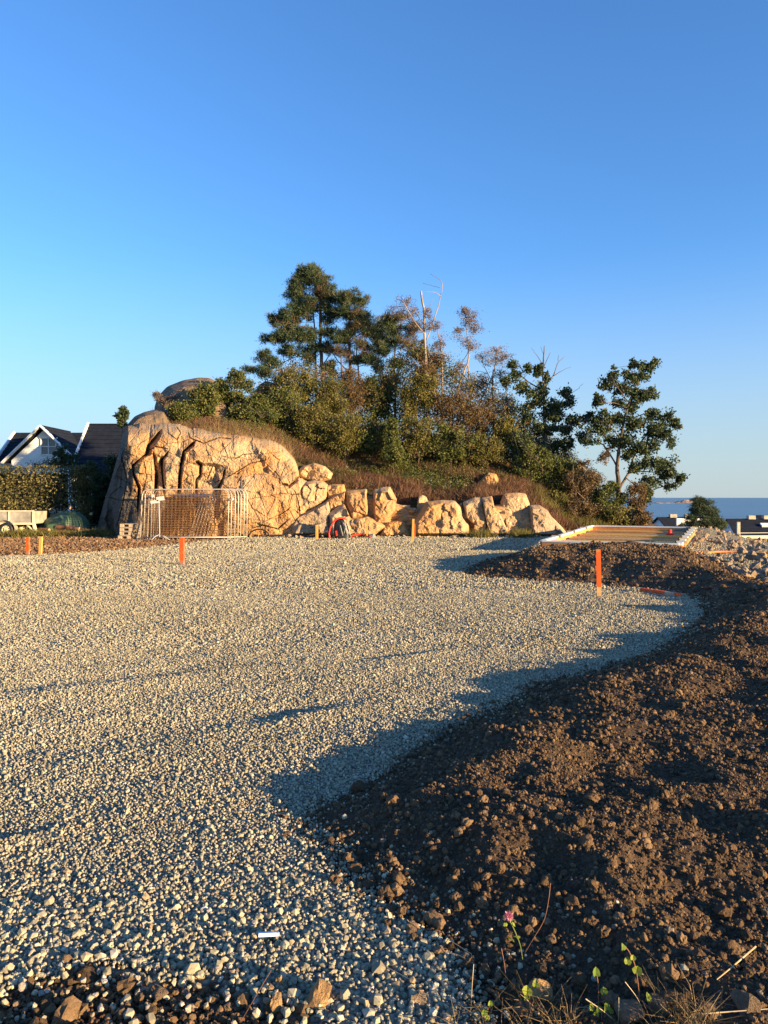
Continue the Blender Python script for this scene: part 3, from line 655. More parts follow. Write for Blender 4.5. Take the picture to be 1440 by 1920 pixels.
# ---------------------------------------------------------------- boulders from their outline, with real thickness
def boulder(poly, d, label, mat, seed, thick=None, back=1.0, tilt=(0, 0), group=None, name='boulder', cat='boulder', rough=1.0):
    p = np.array(poly, float); L = np.hypot(*(np.roll(p, -1, 0)-p).T); n = 96
    cum = np.concatenate([[0], np.cumsum(L)]); t = np.linspace(0, cum[-1], n, endpoint=False)
    q = np.vstack([p, p[:1]]); ox = np.interp(t, cum, q[:, 0]); oy = np.interp(t, cum, q[:, 1])
    # soften corners a little
    for _ in range(1): ox = (np.roll(ox, 1)+2*ox+np.roll(ox, -1))/4; oy = (np.roll(oy, 1)+2*oy+np.roll(oy, -1))/4
    c = np.array([ox.mean(), oy.mean()]); ox = c[0]+(ox-c[0])*1.10; oy = c[1]+(oy-c[1])*1.06; size = min(np.ptp(ox), np.ptp(oy))*d/1400
    T = thick if thick is not None else 0.42*size
    rings = []
    bk = np.array([0.86, 0.95, 1.0]); 
    for s_, dd in ((0.6, back), (0.85, back*0.8), (0.97, back*0.4)):
        rings.append((s_, dd))
    for a in np.linspace(0, 1, 26):
        th = a*math.pi/2; s_ = 1-a**1.3 if a < 1 else 0.0; rings.append((max(s_, 0.004), -T*(min(a*3.2, 1)*.82+.18*a)))
    RX = []; 
    for s_, dd in rings:
        x = c[0]+(ox-c[0])*s_; y = c[1]+(oy-c[1])*s_
        f = fbm(x*0.05+seed, y*0.05, 4, seed)*0.13*rough+fbm(x*0.22, y*0.22+seed, 4, seed+9)*0.045*rough
        F1, F2, idc, cx, cy = worley(x/17+seed, y/20, seed+3); f = f+((idc-0.5)*0.09+((x/17+seed-cx)*(idc-0.5)+(y/20-cy)*(vn(cx*7, cy*7, 3)-0.5))*0.28)*rough
        f = f*min(1, T/0.25)*(1.0 if dd <= 0 else 0.2)*min(1, (1-s_)*4+0.15)
        RX.append(P(x, y, d+dd+f+tilt[0]*(x-c[0])*d/1400-tilt[1]*(y-c[1])*d/1400))
    V = np.array(RX); m = len(rings)
    i = np.arange(m-1)[:, None]*n; j = np.arange(n)[None, :]; j2 = (j+1) % n
    F = np.stack([i+j, i+j2, i+n+j2, i+n+j], -1).reshape(-1, 4)
    loc = V.reshape(-1, 3).mean(0); loc[2] = V[..., 2].min()
    b = MB(); b.add(V.reshape(-1, 3), F); b.add(V[0], None, None)
    k = MB(); VV = np.vstack([V.reshape(-1, 3), V[0].mean(0)]); F3 = [[len(VV)-1, (q_+1) % n, q_] for q_ in range(n)]
    k.add(VV, F, F3)
    o = k.build(name, mat, loc=loc, smooth=False); tag(o, label, cat, group); return o
def c6(l): return [(500+a/4.8, 820+b_/4.8) for a, b_ in l]
def c7(l): return [(720+a/4, 820+b_/4) for a, b_ in l]
GB = 'blasted boulders along the foot of the slope'
boulder(c6([(283,320),(330,265),(430,235),(520,265),(582,325),(565,375),(480,400),(390,388),(310,355)]), 32.0, 'rounded pale boulder perched on top of the cliff end', M['rock2'], 301, group=GB)
boulder(c6([(255,470),(320,420),(420,393),(500,400),(545,440),(530,560),(440,625),(300,700),(275,600)]), 31.5, 'big orange block right below the perched boulder', M['rock'], 302, group=GB, tilt=(0.1,0.2))
boulder(c6([(540,440),(600,425),(690,425),(705,490),(600,545),(552,560)]), 31.6, 'small flat topped block under the heather, left of the square one', M['rock2'], 303, group=GB)
boulder(c6([(555,565),(640,510),(705,495),(712,590),(650,650),(570,665)]), 31.35, 'leaning wedge of stone above the black bundle', M['rock'], 304, group=GB)
boulder(c6([(270,710),(430,640),(555,565),(570,700),(575,885),(230,885),(215,800)]), 31.1, 'dull brown slab at ground level left of the black bundle', M['rubble'], 305, group=GB, tilt=(0.0,0.3))
boulder(c6([(722,490),(800,480),(895,472),(903,600),(908,705),(770,740),(735,650),(715,570)]), 31.2, 'square orange block with a dark gap on its right side', M['rock'], 306, group=GB, tilt=(-0.15,0.1))
boulder(c6([(560,700),(700,600),(760,735),(905,712),(965,745),(1050,800),(940,885),(570,885)]), 30.9, 'low broad block behind the black bundle and thin peg', M['rock'], 307, group=GB, tilt=(0,0.3))
boulder(c6([(970,480),(1040,460),(1105,452),(1160,560),(1145,660),(1065,755),(975,800),(966,640)]), 31.1, 'tall rounded block right of the dark gap', M['rock'], 308, group=GB)
boulder(c6([(1020,885),(1060,810),(1100,765),(1225,755),(1290,885)]), 31.0, 'low smooth block at ground level left of the paired pegs', M['rock2'], 309, group=GB)
boulder(c6([(1195,660),(1215,615),(1290,615),(1300,700),(1312,770),(1250,745)]), 31.5, 'small cube of stone wedged above the low smooth block', M['rock2'], 310, group=GB)
boulder(c6([(1295,650),(1335,635),(1370,675),(1352,745),(1310,770)]), 31.3, 'narrow stone wedged just behind the paired pegs', M['rock2'], 311, group=GB)
boulder(c7([(262,445),(290,436),(315,450),(332,490),(330,560),(270,575),(250,520)]), 31.7, 'pale upright tooth of rock on top of the middle block', M['rock2'], 312, group=GB)
boulder(c7([(320,492),(430,478),(520,482),(562,530),(572,600),(618,660),(618,738),(225,738),(230,640),(280,570)]), 31.0, 'wide orange block in the middle of the boulder row', M['rock'], 313, group=GB, tilt=(-0.05,0.15), thick=0.8)
boulder(c7([(600,492),(680,458),(735,463),(765,600),(775,700),(795,742),(650,742),(690,670),(615,600)]), 31.3, 'left half of the split block, weeds at its foot', M['rock'], 314, group=GB, tilt=(0,0.15))
boulder(c7([(735,463),(812,448),(830,540),(872,580),(905,660),(950,742),(795,742),(768,650)]), 31.2, 'right half of the split block, sloping down to the gravel', M['rock'], 315, group=GB, tilt=(0,0.15))
boulder(c7([(880,490),(905,430),(1000,422),(1055,430),(1085,510),(1045,545),(1015,635),(1005,725),(915,735),(905,600)]), 31.6, 'tall block with a rounded top between two black gaps', M['rock'], 316, group=GB, tilt=(0.1,0.15))
boulder(c7([(1100,515),(1170,515),(1225,552),(1265,620),(1362,740),(1130,742),(1105,680)]), 31.4, 'last grey brown boulder of the row, sloping right', M['rubble'], 317, group=GB, tilt=(0.25,0.25), thick=0.8)
boulder(c7([(1088,675),(1122,700),(1118,742),(1083,738)]), 30.9, 'little bright stone at the foot of the last boulder', M['rock2'], 318, group=GB, back=0.3)
boulder(c7([(588,405),(598,350),(640,368),(648,435),(600,438)]), 34.0, 'small pale rock in the heather left of the jagged one', M['rock2'], 319, group=GB, back=0.5)
boulder(c7([(645,385),(720,330),(780,268),(835,280),(862,340),(835,410),(730,428),(700,400)]), 34.3, 'jagged pale rock sticking out of the heather slope', M['rock2'], 320, group=GB, back=0.8)
boulder(c7([(550,515),(583,492),(600,550),(605,620),(575,600)]), 31.8, 'narrow stone standing between the middle and split blocks', M['rock2'], 321, group=GB)
boulder([(590,1006),(600,960),(640,925),(665,925),(720,935),(760,950),(800,958),(870,962),(900,950),(960,945),(1000,955),(1030,985),(1048,1008)], 31.6, 'low bedrock ledge showing between and behind the boulders', M['rock'], 322, back=1.2, thick=0.5, name='rock_ledge', cat='rock')
# rounded whale-backs behind the left outcrop
boulder([(298,790),(296,765),(302,745),(318,727),(345,716),(372,711),(392,712),(408,722),(430,745),(440,800),(300,812)], 37.5, 'round brown dome of rock above the dry grass', M['rock_grey'], 330, thick=2.4, back=3, name='rock_dome', cat='rock', tilt=(0,0.4), rough=0.35)
boulder([(237,815),(243,796),(255,782),(272,774),(290,770),(306,772),(320,800),(320,830),(237,835)], 34.5, 'dark smooth shoulder of rock at the left end of the hill', M['rock_grey'], 331, thick=1.4, back=3, name='rock_shoulder', cat='rock', tilt=(0,0.5), rough=0.35)
boulder([(476,745),(488,722),(500,716),(520,722),(540,760),(470,775)], 41, 'brown dome of rock glimpsed behind the tall green bush', M['rock_grey'], 332, thick=1.2, back=2, name='rock_knoll', cat='rock', tilt=(0,0.5), rough=0.4)
# small white stones littering the heather slope: parts of the hill
for i in range(70):
    px = random.uniform(630, 900); py = random.gauss(905, 18)
    if py > 938 or py < 868: continue
    x = (px-720)*34.0/1400
    yy = np.linspace(32.5, 37, 60); zz = H_hill(np.full(60, x*1.0), yy); pyy = 933-1400*(zz-1.65)/yy
    k = int(np.argmin(np.abs(pyy-py))); r = random.uniform(0.03, 0.085)
    piece('stone', STM, ((px-720)*yy[k]/1400, yy[k], zz[k]+r*0.8), r, hill)

for i in range(110):      # chips of rock along the foot of the boulders
    px = random.uniform(470, 1045); d = random.uniform(29.9, 30.9); r_ = random.uniform(.03, .10)*(1.6 if random.random() < .12 else 1)
    piece('stone', RUBM if random.random() < .6 else STM, ((px-720)*d/1400, d, .03+r_*.3), r_, gravel_ground)
# ---------------------------------------------------------------- plants
def leaf_quads(b, c, L, W, dirs=None, up=0.0, tint=None):
    n = len(c); a = rng.normal(size=(n, 3)); 
    if dirs is not None: a = a*0.45+dirs
    a[:, 2] += up; a /= np.linalg.norm(a, axis=1)[:, None]+1e-9
    w = np.cross(a, rng.normal(size=(n, 3))); w /= np.linalg.norm(w, axis=1)[:, None]+1e-9
    L = np.broadcast_to(L, (n,))*rng.uniform(0.7, 1.3, n); W = np.broadcast_to(W, (n,))*rng.uniform(0.7, 1.3, n)
    V = np.stack([c, c+a*L[:, None]*0.5+w*W[:, None]*0.5, c+a*L[:, None], c+a*L[:, None]*0.5-w*W[:, None]*0.5], 1).reshape(-1, 3)
    t = rng.random(n) if tint is None else tint
    b.add(V, np.arange(4*n).reshape(n, 4), None, np.repeat(t, 4))
def needles(b, c, L, W, dirs, tint):
    n = len(c); a = rng.normal(size=(n, 3))*0.6+dirs; a /= np.linalg.norm(a, axis=1)[:, None]+1e-9
    w = np.cross(a, rng.normal(size=(n, 3))); w /= np.linalg.norm(w, axis=1)[:, None]+1e-9
    V = np.stack([c-w*W/2, c+w*W/2, c+a*L*rng.uniform(0.6, 1.2, (n, 1))], 1).reshape(-1, 3)
    b.add(V, None, np.arange(3*n).reshape(n, 3), np.repeat(tint, 3))
STY = dict(
    pine=dict(mat='needle', n=120, L=0.19, W=0.030, cr=0.21, flat=0.75, dens=0.92),
    pinebr=dict(mat='needle_br', n=110, L=0.17, W=0.026, cr=0.22, flat=0.7, dens=0.7),
    oak=dict(mat='oak', n=46, L=0.14, W=0.08, cr=0.20, flat=0.95, dens=0.75),
    green=dict(mat='green', n=80, L=0.10, W=0.06, cr=0.30, flat=0.9, dens=1.1),
    yellow=dict(mat='yellow', n=75, L=0.09, W=0.055, cr=0.30, flat=0.95, dens=1.1),
    brown=dict(mat='brown', n=75, L=0.085, W=0.042, cr=0.30, flat=0.9, dens=1.0),
    dead=dict(mat='dead', n=44, L=0.09, W=0.028, cr=0.25, flat=0.8, dens=0.9))
def plant(name, label, cat, d, base, trunk, limbs, blobs, style, bark='bark_grey', group=None, twig=0.010, dens=1.0, depthk=1.0):
    """trunk, limbs: (px,py,radius px); blobs: (px,py,rx,ry[,style])"""
    s = d/1400; loc = P(base[0], base[1], d); root = thing(name, loc, label, cat, group)
    if trunk:
        zg = float(H_hill(np.array([loc[0]]), np.array([loc[1]]))[0])-0.1
        if loc[1] > 60: zg = loc[2]
        if loc[2] > zg: trunk = [(trunk[0][0], 933+(1.65-zg)*1400/d, trunk[0][2]*1.1)]+list(trunk); loc[2] = zg; root.location = loc
    tb = MB(); skel = []
    for k, line in enumerate([trunk]+limbs):
        if not line: continue
        a = smooth_pts([(q[0], q[1], q[2], (q[3] if len(q) > 3 else 0)) for q in line], 4)
        jit = rng.normal(0, 0.5, (len(a), 2)); jit[0] = 0
        w = P(a[:, 0]+jit[:, 0], a[:, 1]+jit[:, 1]*0.3, d+a[:, 3]+(0 if k == 0 else 1)*np.linspace(0, 1, len(a))*rng.uniform(-1, 1)*0.8)
        rr = np.maximum(a[:, 2]*s*(0.62 if 'oak' not in name else 0.85), 0.006); tb.tube(w, rr, 7 if k == 0 else 5); skel.append(w)
    if trunk: tb.build('trunk', M[bark], root, loc, smooth=True)
    SK = np.concatenate(skel) if skel else P(np.array([base[0]]), np.array([base[1]]), d)
    tw = MB(); byst = {}
    for bl in blobs:
        st = STY[bl[4] if len(bl) > 4 else style]; mb = byst.setdefault(bl[4] if len(bl) > 4 else style, MB())
        rx, rz = bl[2]*s, bl[3]*s*(1.25 if style in ('pine', 'oak') else 1.0); ry = max(rx, rz)*0.9*depthk
        cr = min(st['cr'], max(rx, rz)*0.6)
        nc = max(2, int(round(st['dens']*dens*5.0*(rx*rz*ry)**(2/3)/(cr*cr))))
        v = rng.normal(size=(nc, 3)); v /= np.linalg.norm(v, axis=1)[:, None]; v *= (rng.random(nc)**0.42*(1+0.34*rng.normal(size=nc)*(rng.random(nc) < .6)))[:, None]
        cc = P(bl[0], bl[1], d)+v*np.array([rx, ry, rz])
        for c in cc:
            m = int(st['n']*rng.uniform(0.5, 1.3)); r_ = cr*rng.uniform(0.6, 1.25)
            g = rng.normal(size=(m, 3))*np.array([r_, r_, r_*st['flat']])*0.5
            bt = rng.normal(0.45, 0.13); tint = np.clip(bt+rng.normal(0, 0.17, m), 0, 1)
            if st['mat'].startswith('needle'):
                dr = g/(np.linalg.norm(g, axis=1)[:, None]+1e-6); dr[:, 2] += 0.7; needles(mb, c+g, st['L'], st['W'], dr, tint)
            else: leaf_quads(mb, c+g, st['L'], st['W'], up=-0.1, tint=tint)
            if rng.random() < 0.75:
                k = np.argmin(np.sum((SK-c)**2, 1)+0.8*np.maximum(0, SK[:, 2]-c[2])**2); p0 = SK[k]; mid = (p0+c)/2+rng.normal(0, 0.08, 3); mid[2] += 0.06
                L_ = np.linalg.norm(c-p0); tw.tube(smooth_pts([p0, mid, c], 3), np.linspace(min(0.03, twig+0.006*L_), 0.005, 7), 3, cap=False)
                for _ in range(2):
                    e = c+rng.normal(0, r_*0.7, 3); tw.tube([c, (c+e)/2+rng.normal(0, .02, 3), e], [0.006, 0.005, 0.003], 3, cap=False)
    for k, mb in byst.items(): mb.build('crown', M[STY[k]['mat']], root, loc, attr=True)
    if tw.n: tag(tw.build('branches', M[bark], root, loc), kind='stuff')
    return root
GP = 'pines and birches on top of the rocky hill'
plant('pine_tree', 'tallest dark green pine with a broad layered crown on the hill', 'tree', 39.5, (607,742),
 [(607,742,6),(604,690,5.5),(600,640,5),(601,590,4.2),(597,550,3),(590,512,1.5)],
 [[(603,690,2),(560,668,1.5),(505,695,1)],[(601,650,2),(560,632,1.5),(510,640,1)],[(600,625,2),(560,610,1.4),(520,603,.8)],[(600,590,1.6),(570,560,1)],[(604,690,2),(625,650,1)],[(592,745,4),(592,680,3.2),(590,620,2.5),(585,560,1.3)]],
 [(590,506,14,9),(578,518,26,14),(552,536,18,12),(556,552,20,12),(595,552,24,22,'pinebr'),(600,530,16,14),(552,588,28,11),(575,575,26,14),(521,602,20,7),(540,600,22,9),(617,563,16,22),(622,590,16,14),(549,620,28,7),(575,634,24,8),(516,636,30,6),(545,632,24,6),(543,660,22,8),(498,668,18,8),(496,697,19,9),(471,694,11,4),(515,680,14,6),(615,624,16,9),(612,650,14,8),(618,690,12,12),(579,672,14,7),(586,652,16,7)], 'pine', 'bark_pine', GP)
plant('pine_tree', 'second pine, orange trunk and browner crown right of the tallest', 'tree', 39.0, (654,745),
 [(655,745,5),(656,700,4.5),(655,650,4),(656,600,3),(655,560,1.6)],
 [[(655,700,2),(630,672,1.5),(618,650,1)],[(655,680,2),(690,655,1.2),(715,640,.8)],[(655,640,1.5),(690,615,1)],[(668,748,3),(672,700,2.5),(668,650,1.5)],[(643,748,3.4),(641,700,2.8),(640,670,2)]],
 [(652,553,16,12),(646,566,20,12),(675,568,14,12),(649,586,24,12),(672,590,18,10,'pinebr'),(682,604,24,11),(660,613,24,12,'pinebr'),(699,619,20,12),(712,636,16,14),(640,640,18,8),(638,660,22,9,'pinebr'),(682,648,28,12,'pinebr'),(712,663,20,10),(665,672,20,8,'pinebr'),(690,675,24,8),(650,628,18,9)], 'pine', 'bark_pine', GP)
plant('pine_tree', 'third pine behind, thin dark trunk and brownish crown below the broken birch', 'tree', 41.5, (741,770),
 [(741,770,4),(741,720,3.4),(739,680,3),(742,640,2),(745,600,1)],
 [[(741,715,2),(760,670,1.4),(785,650,1)],[(741,700,1.8),(715,680,1)],[(718,760,1.6),(718,700,1.4),(719,660,1)]],
 [(727,599,13,9),(722,612,14,9),(752,597,20,10,'pinebr'),(738,617,22,12),(771,617,20,14,'pinebr'),(760,645,26,12,'pinebr'),(788,658,16,12,'pinebr'),(732,640,18,11),(721,722,14,14),(738,715,12,14),(745,680,16,8),(710,690,12,8)], 'pine', 'bark_grey', GP, dens=0.9)
plant('birch_tree', 'dead birch with a snapped bare top and one curling thin branch', 'tree', 37.6, (801,800),
 [(806,800,3.2),(801,730,3.4),(797,658,3.6),(795,591,3.2),(790,546,2.8)],
 [[(800,662,2.6),(829,664,2.2),(846,674,.8)],[(799,638,2),(815,599,1.7),(827,549,1.2),(828,527,.9),(807,514,.5)],[(827,555,.8),(815,548,.6),(795,547,.4)],[(826,540,.8),(812,536,.6),(793,531,.5)],[(797,628,2),(775,600,1.5),(754,563,.7)],[(796,610,1.4),(770,578,1),(735,575,.5)],[(796,590,1),(805,575,.8),(812,560,.4)]],
 [(738,579,17,6),(760,567,16,9),(774,584,17,10),(770,600,14,10),(783,612,12,9),(803,588,7,12),(806,612,7,12)], 'dead', 'bark_birch', GP, dens=1.2)
plant('birch_tree', 'slim dead birch close right of the snapped one, cut off trunk', 'tree', 37.9, (829,760),
 [(830,770,2.8),(829,722,2.8),(828,663,2.6),(822,625,1.2),(818,600,.6)], [[(828,663,1.5),(836,645,.8)]],
 [(818,612,13,12),(826,640,11,14),(830,668,10,12),(816,650,7,10)], 'dead', 'bark_birch', GP)
plant('birch_tree', 'brown leaved birch with a tall narrow top and two stems', 'tree', 38.0, (860,810),
 [(861,810,2.8),(857,740,2.8),(870,698,2.4),(879,672,2.2),(876,630,1.6),(872,585,.8)],
 [[(884,765,2.6),(880,715,2.4),(877,675,2)],[(877,650,1.2),(890,620,.6)],[(878,660,1.2),(862,685,.7)],[(877,640,1),(858,620,.5)]],
 [(868,584,11,9),(882,592,13,11),(875,604,16,10),(860,620,10,6),(890,615,14,12),(872,638,17,8),(883,650,17,8),(860,686,12,9),(852,700,10,8)], 'dead', 'bark_birch', GP, dens=1.3)
plant('birch_tree', 'brown birch with a leaning stem and rounded top, before the first oak', 'tree', 38.3, (926,840),
 [(927,832,3),(926,775,2.8),(923,735,2.6),(925,700,2),(932,665,1)],
 [[(898,800,2.4),(900,755,2.2),(920,712,1.8),(930,680,1)],[(952,830,1.8),(951,770,1.6),(948,715,1)],[(925,720,1.4),(905,680,.7)],[(938,660,.6),(940,640,.3)]],
 [(908,667,17,10),(932,660,16,11),(925,680,18,11),(945,672,12,10),(898,712,18,12),(938,702,20,11),(950,720,10,10),(935,752,24,11),(955,770,14,10),(912,750,18,12)], 'dead', 'bark_birch', GP, dens=1.2)
plant('birch_tree', 'thin white crooked birch stem in front of the yellowing shrubs', 'tree', 36.8, (824,830),
 [(826,800,1.8),(821,765,1.8),(813,730,1.6),(803,705,1.2),(793,703,.8)], [[(803,705,1),(800,660,.5)]], [(800,690,16,14,'brown'),(812,720,14,16,'yellow'),(790,712,14,12,'yellow')], 'brown', 'bark_birch', GP)
GO = 'oaks at the right end of the hill'
plant('oak_tree', 'ragged oak with bare twigs sticking out of its top', 'tree', 37.5, (1022,880),
 [(1023,880,4),(1022,795,3.6),(1019,725,2.8),(1019,675,1.6),(1021,648,.7)],
 [[(1020,718,1.6),(1037,705,1.2),(1045,682,.8),(1058,668,.4)],[(1037,705,1),(1060,692,.4),(1071,688,.3)],[(1019,690,1),(1033,660,.4)],[(1019,685,.9),(1002,660,.4),(996,652,.3)],[(1019,665,.5),(1014,650,.3)],[(1046,676,.5),(1047,665,.3)],[(1020,735,1.8),(990,715,1.4),(960,690,.8)],[(1021,775,1.8),(1050,755,1.2),(1066,735,.7)],[(1021,800,1.8),(1060,800,1.4),(1095,790,.8)],[(1075,735,.5),(1085,728,.4),(1093,719,.3)],[(1076,748,.4),(1086,746,.3)]],
 [(960,685,11,6),(968,702,9,7),(950,714,13,6),(975,726,13,7),(990,692,6,7),(1010,690,7,5),(1008,702,5,5),(1025,710,6,6),(992,734,15,8),(1017,730,12,8),(1007,750,15,10),(988,765,13,8),(1025,764,20,11),(1047,762,14,10),(1062,734,12,8),(1067,750,10,9),(1040,782,20,8),(1075,787,18,9),(1098,784,12,9),(990,785,16,7),(1015,806,30,7),(1053,806,20,6),(1092,818,13,7),(1070,829,7,8),(985,832,26,14),(1017,845,24,14),(1050,835,16,9)], 'oak', 'bark_grey', GO)
plant('oak_tree', 'large spreading oak standing alone against the sky, bare lower trunk', 'tree', 36.0, (1160,965),
 [(1160,965,6),(1160,912,5.4),(1157,876,4.2),(1164,820,3.2),(1176,765,2.2),(1198,709,1.2)],
 [[(1161,914,3),(1178,887,2.6),(1198,835,1.8),(1231,795,1)],[(1178,887,1.6),(1208,884,1.3),(1250,888,.8)],[(1172,895,1.4),(1208,920,1.3),(1240,913,1),(1264,908,.6)],[(1157,876,2),(1131,834,1.6),(1098,829,.8)],[(1164,820,1.6),(1130,790,1)],[(1176,765,1.2),(1150,755,.9),(1122,757,.6)],[(1170,790,1.4),(1215,775,1),(1255,782,.6)],[(1180,755,1),(1150,715,.6)],[(1190,730,.8),(1222,735,.5)],[(1200,705,.6),(1224,685,.4)],[(1195,710,.6),(1186,685,.3)]],
 [(1225,681,9,6),(1218,688,8,5),(1187,682,6,4),(1200,688,12,7),(1173,700,8,4),(1206,704,13,8),(1186,712,14,9),(1148,703,10,7),(1139,720,18,7),(1170,730,22,9),(1223,737,13,7),(1200,742,20,9),(1125,752,13,7),(1120,748,6,5),(1159,756,14,5),(1187,762,17,10),(1131,776,14,8),(1156,784,24,10),(1125,805,22,11),(1118,790,10,7),(1187,795,24,13),(1223,779,16,9),(1253,784,16,9),(1267,795,9,8),(1234,810,26,14),(1256,830,12,9),(1159,826,28,12),(1209,838,28,12),(1105,827,18,5),(1132,856,11,8,'brown'),(1220,868,26,9),(1248,872,15,9),(1253,888,20,9),(1275,895,11,7),(1220,903,20,7),(1256,911,11,4),(1192,880,15,8),(1180,850,12,8)], 'oak', 'bark_grey', GO)
plant('pine_tree', 'small round pine below the slope in front of the white houses', 'tree', 62, (1318,1012),
 [(1320,1015,2.5),(1320,980,2),(1316,945,1)], [[(1320,990,1.2),(1345,975,.6)],[(1320,985,1),(1295,972,.6)]],
 [(1308,940,12,7),(1320,945,16,9),(1304,955,14,8),(1318,962,20,9),(1335,962,12,9),(1297,970,14,6),(1330,978,22,9),(1350,982,12,8),(1312,985,22,8),(1340,995,20,8),(1298,982,12,5),(1325,1004,20,7)], 'pine', 'bark_pine', dens=0.75)
plant('sapling', 'little dark sapling rising above the ridge of the dark roof', 'sapling', 34.0, (229,800),
 [(229,800,.8),(230,780,.6),(231,768,.4)], [], [(231,768,6,4,'oak'),(236,775,5,4,'oak'),(224,781,6,4,'oak'),(231,784,6,5,'oak'),(229,794,4,4,'oak')], 'oak', dens=1.3)
plant('twisted_bush', 'bare wind bent little pine at the edge of the rock dome', 'bush', 35.5, (302,765),
 [(304,768,.8),(298,750,.6),(290,738,.4)], [[(300,755,.4),(288,744,.3)]], [(292,739,8,4,'dead'),(300,747,8,5,'dead'),(310,752,8,8,'dead'),(325,752,6,10,'dead')], 'dead', dens=1.2)
GS = 'shrubs and saplings on the hill'
SH = [ # px,py,rx,ry,d,style,label,base
 (345,772,32,18,34.6,'green','lowest green bush, spreading at the foot of the dome rock'),
 (384,750,34,34,35.0,'green','rounded green bush left of the tall one, before the dome rock'),
 (438,728,36,36,35.6,'green','tall light green bush at the left end of the thicket'),
 (470,772,40,32,35.2,'green','broad low green bush leaning over the dry grass'),
 (528,772,38,52,36.0,'green','dark green bush below the lowest pine branches'),
 (556,730,40,40,37.0,'yellow','tall yellow green shrub in front of the tallest pine'),
 (588,795,46,50,35.6,'yellow','yellow green bush above the end of the big outcrop'),
 (622,750,36,46,36.8,'yellow','gold tinged shrub at the foot of the second pine'),
 (648,815,46,42,35.3,'yellow','rusty yellow bush over the heather, centre of the thicket'),
 (663,728,22,46,37.3,'brown','thin brown sapling between the two pine trunks'),
 (706,745,34,42,37.8,'green','dark green bush in the gap between pines and birches'),
 (698,822,38,38,35.4,'green','leafy bush just left of the young pine'),
 (782,740,44,46,37.0,'yellow','golden brown shrub below the snapped birch'),
 (785,820,46,42,35.6,'yellow','mottled bush immediately right of the young pine'),
 (846,770,40,44,36.8,'brown','rust brown shrub at the foot of the two stemmed birch'),
 (845,832,46,34,35.6,'green','low dark bush bordering the heather, below the brown shrub'),
 (800,685,34,30,37.9,'brown','thin russet shrub behind the crooked white stem'),
 (896,790,36,46,37.0,'brown','brown green shrub beneath the leaning birch'),
 (905,842,42,32,35.8,'yellow','yellow bush at the right end of the heather'),
 (945,815,24,40,36.7,'yellow','slim yellow green bush touching the first oak'),
 (1000,868,40,34,35.4,'green','bright green bush below the ragged oak'),
 (975,840,22,34,36.0,'oak','dark leafy bush left of the ragged oak trunk'),
 (1052,895,44,42,35.6,'green','wide green shrub between both oaks'),
 (1040,945,36,26,34.4,'yellow','low olive bush right behind the last boulder'),
 (1095,905,36,42,35.0,'brown','twiggy brown bush with white stems'),
 (1140,935,34,32,35.0,'green','green bush beside the trunk of the large oak'),
 (1085,958,34,20,34.0,'brown','low brown bracken beyond the timber frame'),
 (1160,968,36,18,34.0,'yellow','low yellow bush under the large oak'),
 (1195,935,20,34,34.8,'brown','reddish brown bush right of the large oak trunk'),
 (1200,972,22,16,33.8,'brown','small rusty bush at the far right end of the thicket'),
 (1210,925,10,18,35.6,'oak','dark foliage hanging low behind the large oak')]
for (px, py, rx, ry, d, st, lab) in SH:
    nb = 7; bl = [(px, py, rx*0.6, ry*0.6)]
    for k in range(nb):
        a = k/nb*6.28+rng.uniform(-.3, .3); q = rng.uniform(0.45, 0.75); bl.append((px+math.cos(a)*rx*q, py-math.sin(a)*ry*q, rx*rng.uniform(.28, .45), ry*rng.uniform(.25, .4)))
    by = py+ry*0.95; lm = []
    for k in range(5): lm.append([(px+rng.uniform(-.3, .3)*rx, by, .9), (px+rng.uniform(-.5, .5)*rx, py+ry*.2, .6), (px+rng.uniform(-.8, .8)*rx, py-ry*rng.uniform(.3, .9), .3)])
    plant('shrub', lab, 'shrub', d, (px, by), [(px, by, 1.3), (px+rng.uniform(-3, 3), py, .9), (px+rng.uniform(-6, 6), py-ry*.6, .4)], lm, bl, st, 'bark_birch' if 'white' in lab else 'bark_grey', GS, dens=0.95)
# young green pine
plant('young_pine', 'small bright green young pine standing in the heather', 'tree', 34.6, (738,868), [(738,868,1.2),(738,830,.9),(737,790,.4)], [],
 [(737,795,5,9),(738,812,9,9),(738,828,13,9),(738,843,16,9),(738,858,18,9)], 'green', 'bark_pine', dens=2.2)
# the thicket behind and under the single shrubs, one mass nobody could count
b = MB(); tb_ = MB()
for k in range(3000):
    px = rng.uniform(470, 1120); top = np.interp(px, [470,520,560,640,700,760,800,860,940,980,1120], [750,700,680,700,715,655,645,700,730,775,900]); bot = np.interp(px, [470,700,850,960,1050,1120], [800,855,868,885,940,975])
    py = rng.uniform(top, bot) if rng.random() < .75 else bot-rng.exponential(25); d = rng.uniform(37.2, 41.0); c = P(px, py, d)
    m = int(rng.uniform(30, 75)); g = rng.normal(size=(m, 3))*.19; tn = np.clip(rng.normal(.45+.25*float(fbm(np.array([px*.02]), np.array([py*.02]), 2, 71)[0]), .15)+rng.normal(0, .16, m), 0, 1)
    leaf_quads(b if rng.random() < .55 else tb_, c+g, .095, .055, tint=tn)
tag(b.build('thicket_foliage', M['green'], attr=True), kind='stuff'); tag(tb_.build('thicket_foliage', M['brown'], attr=True), kind='stuff')
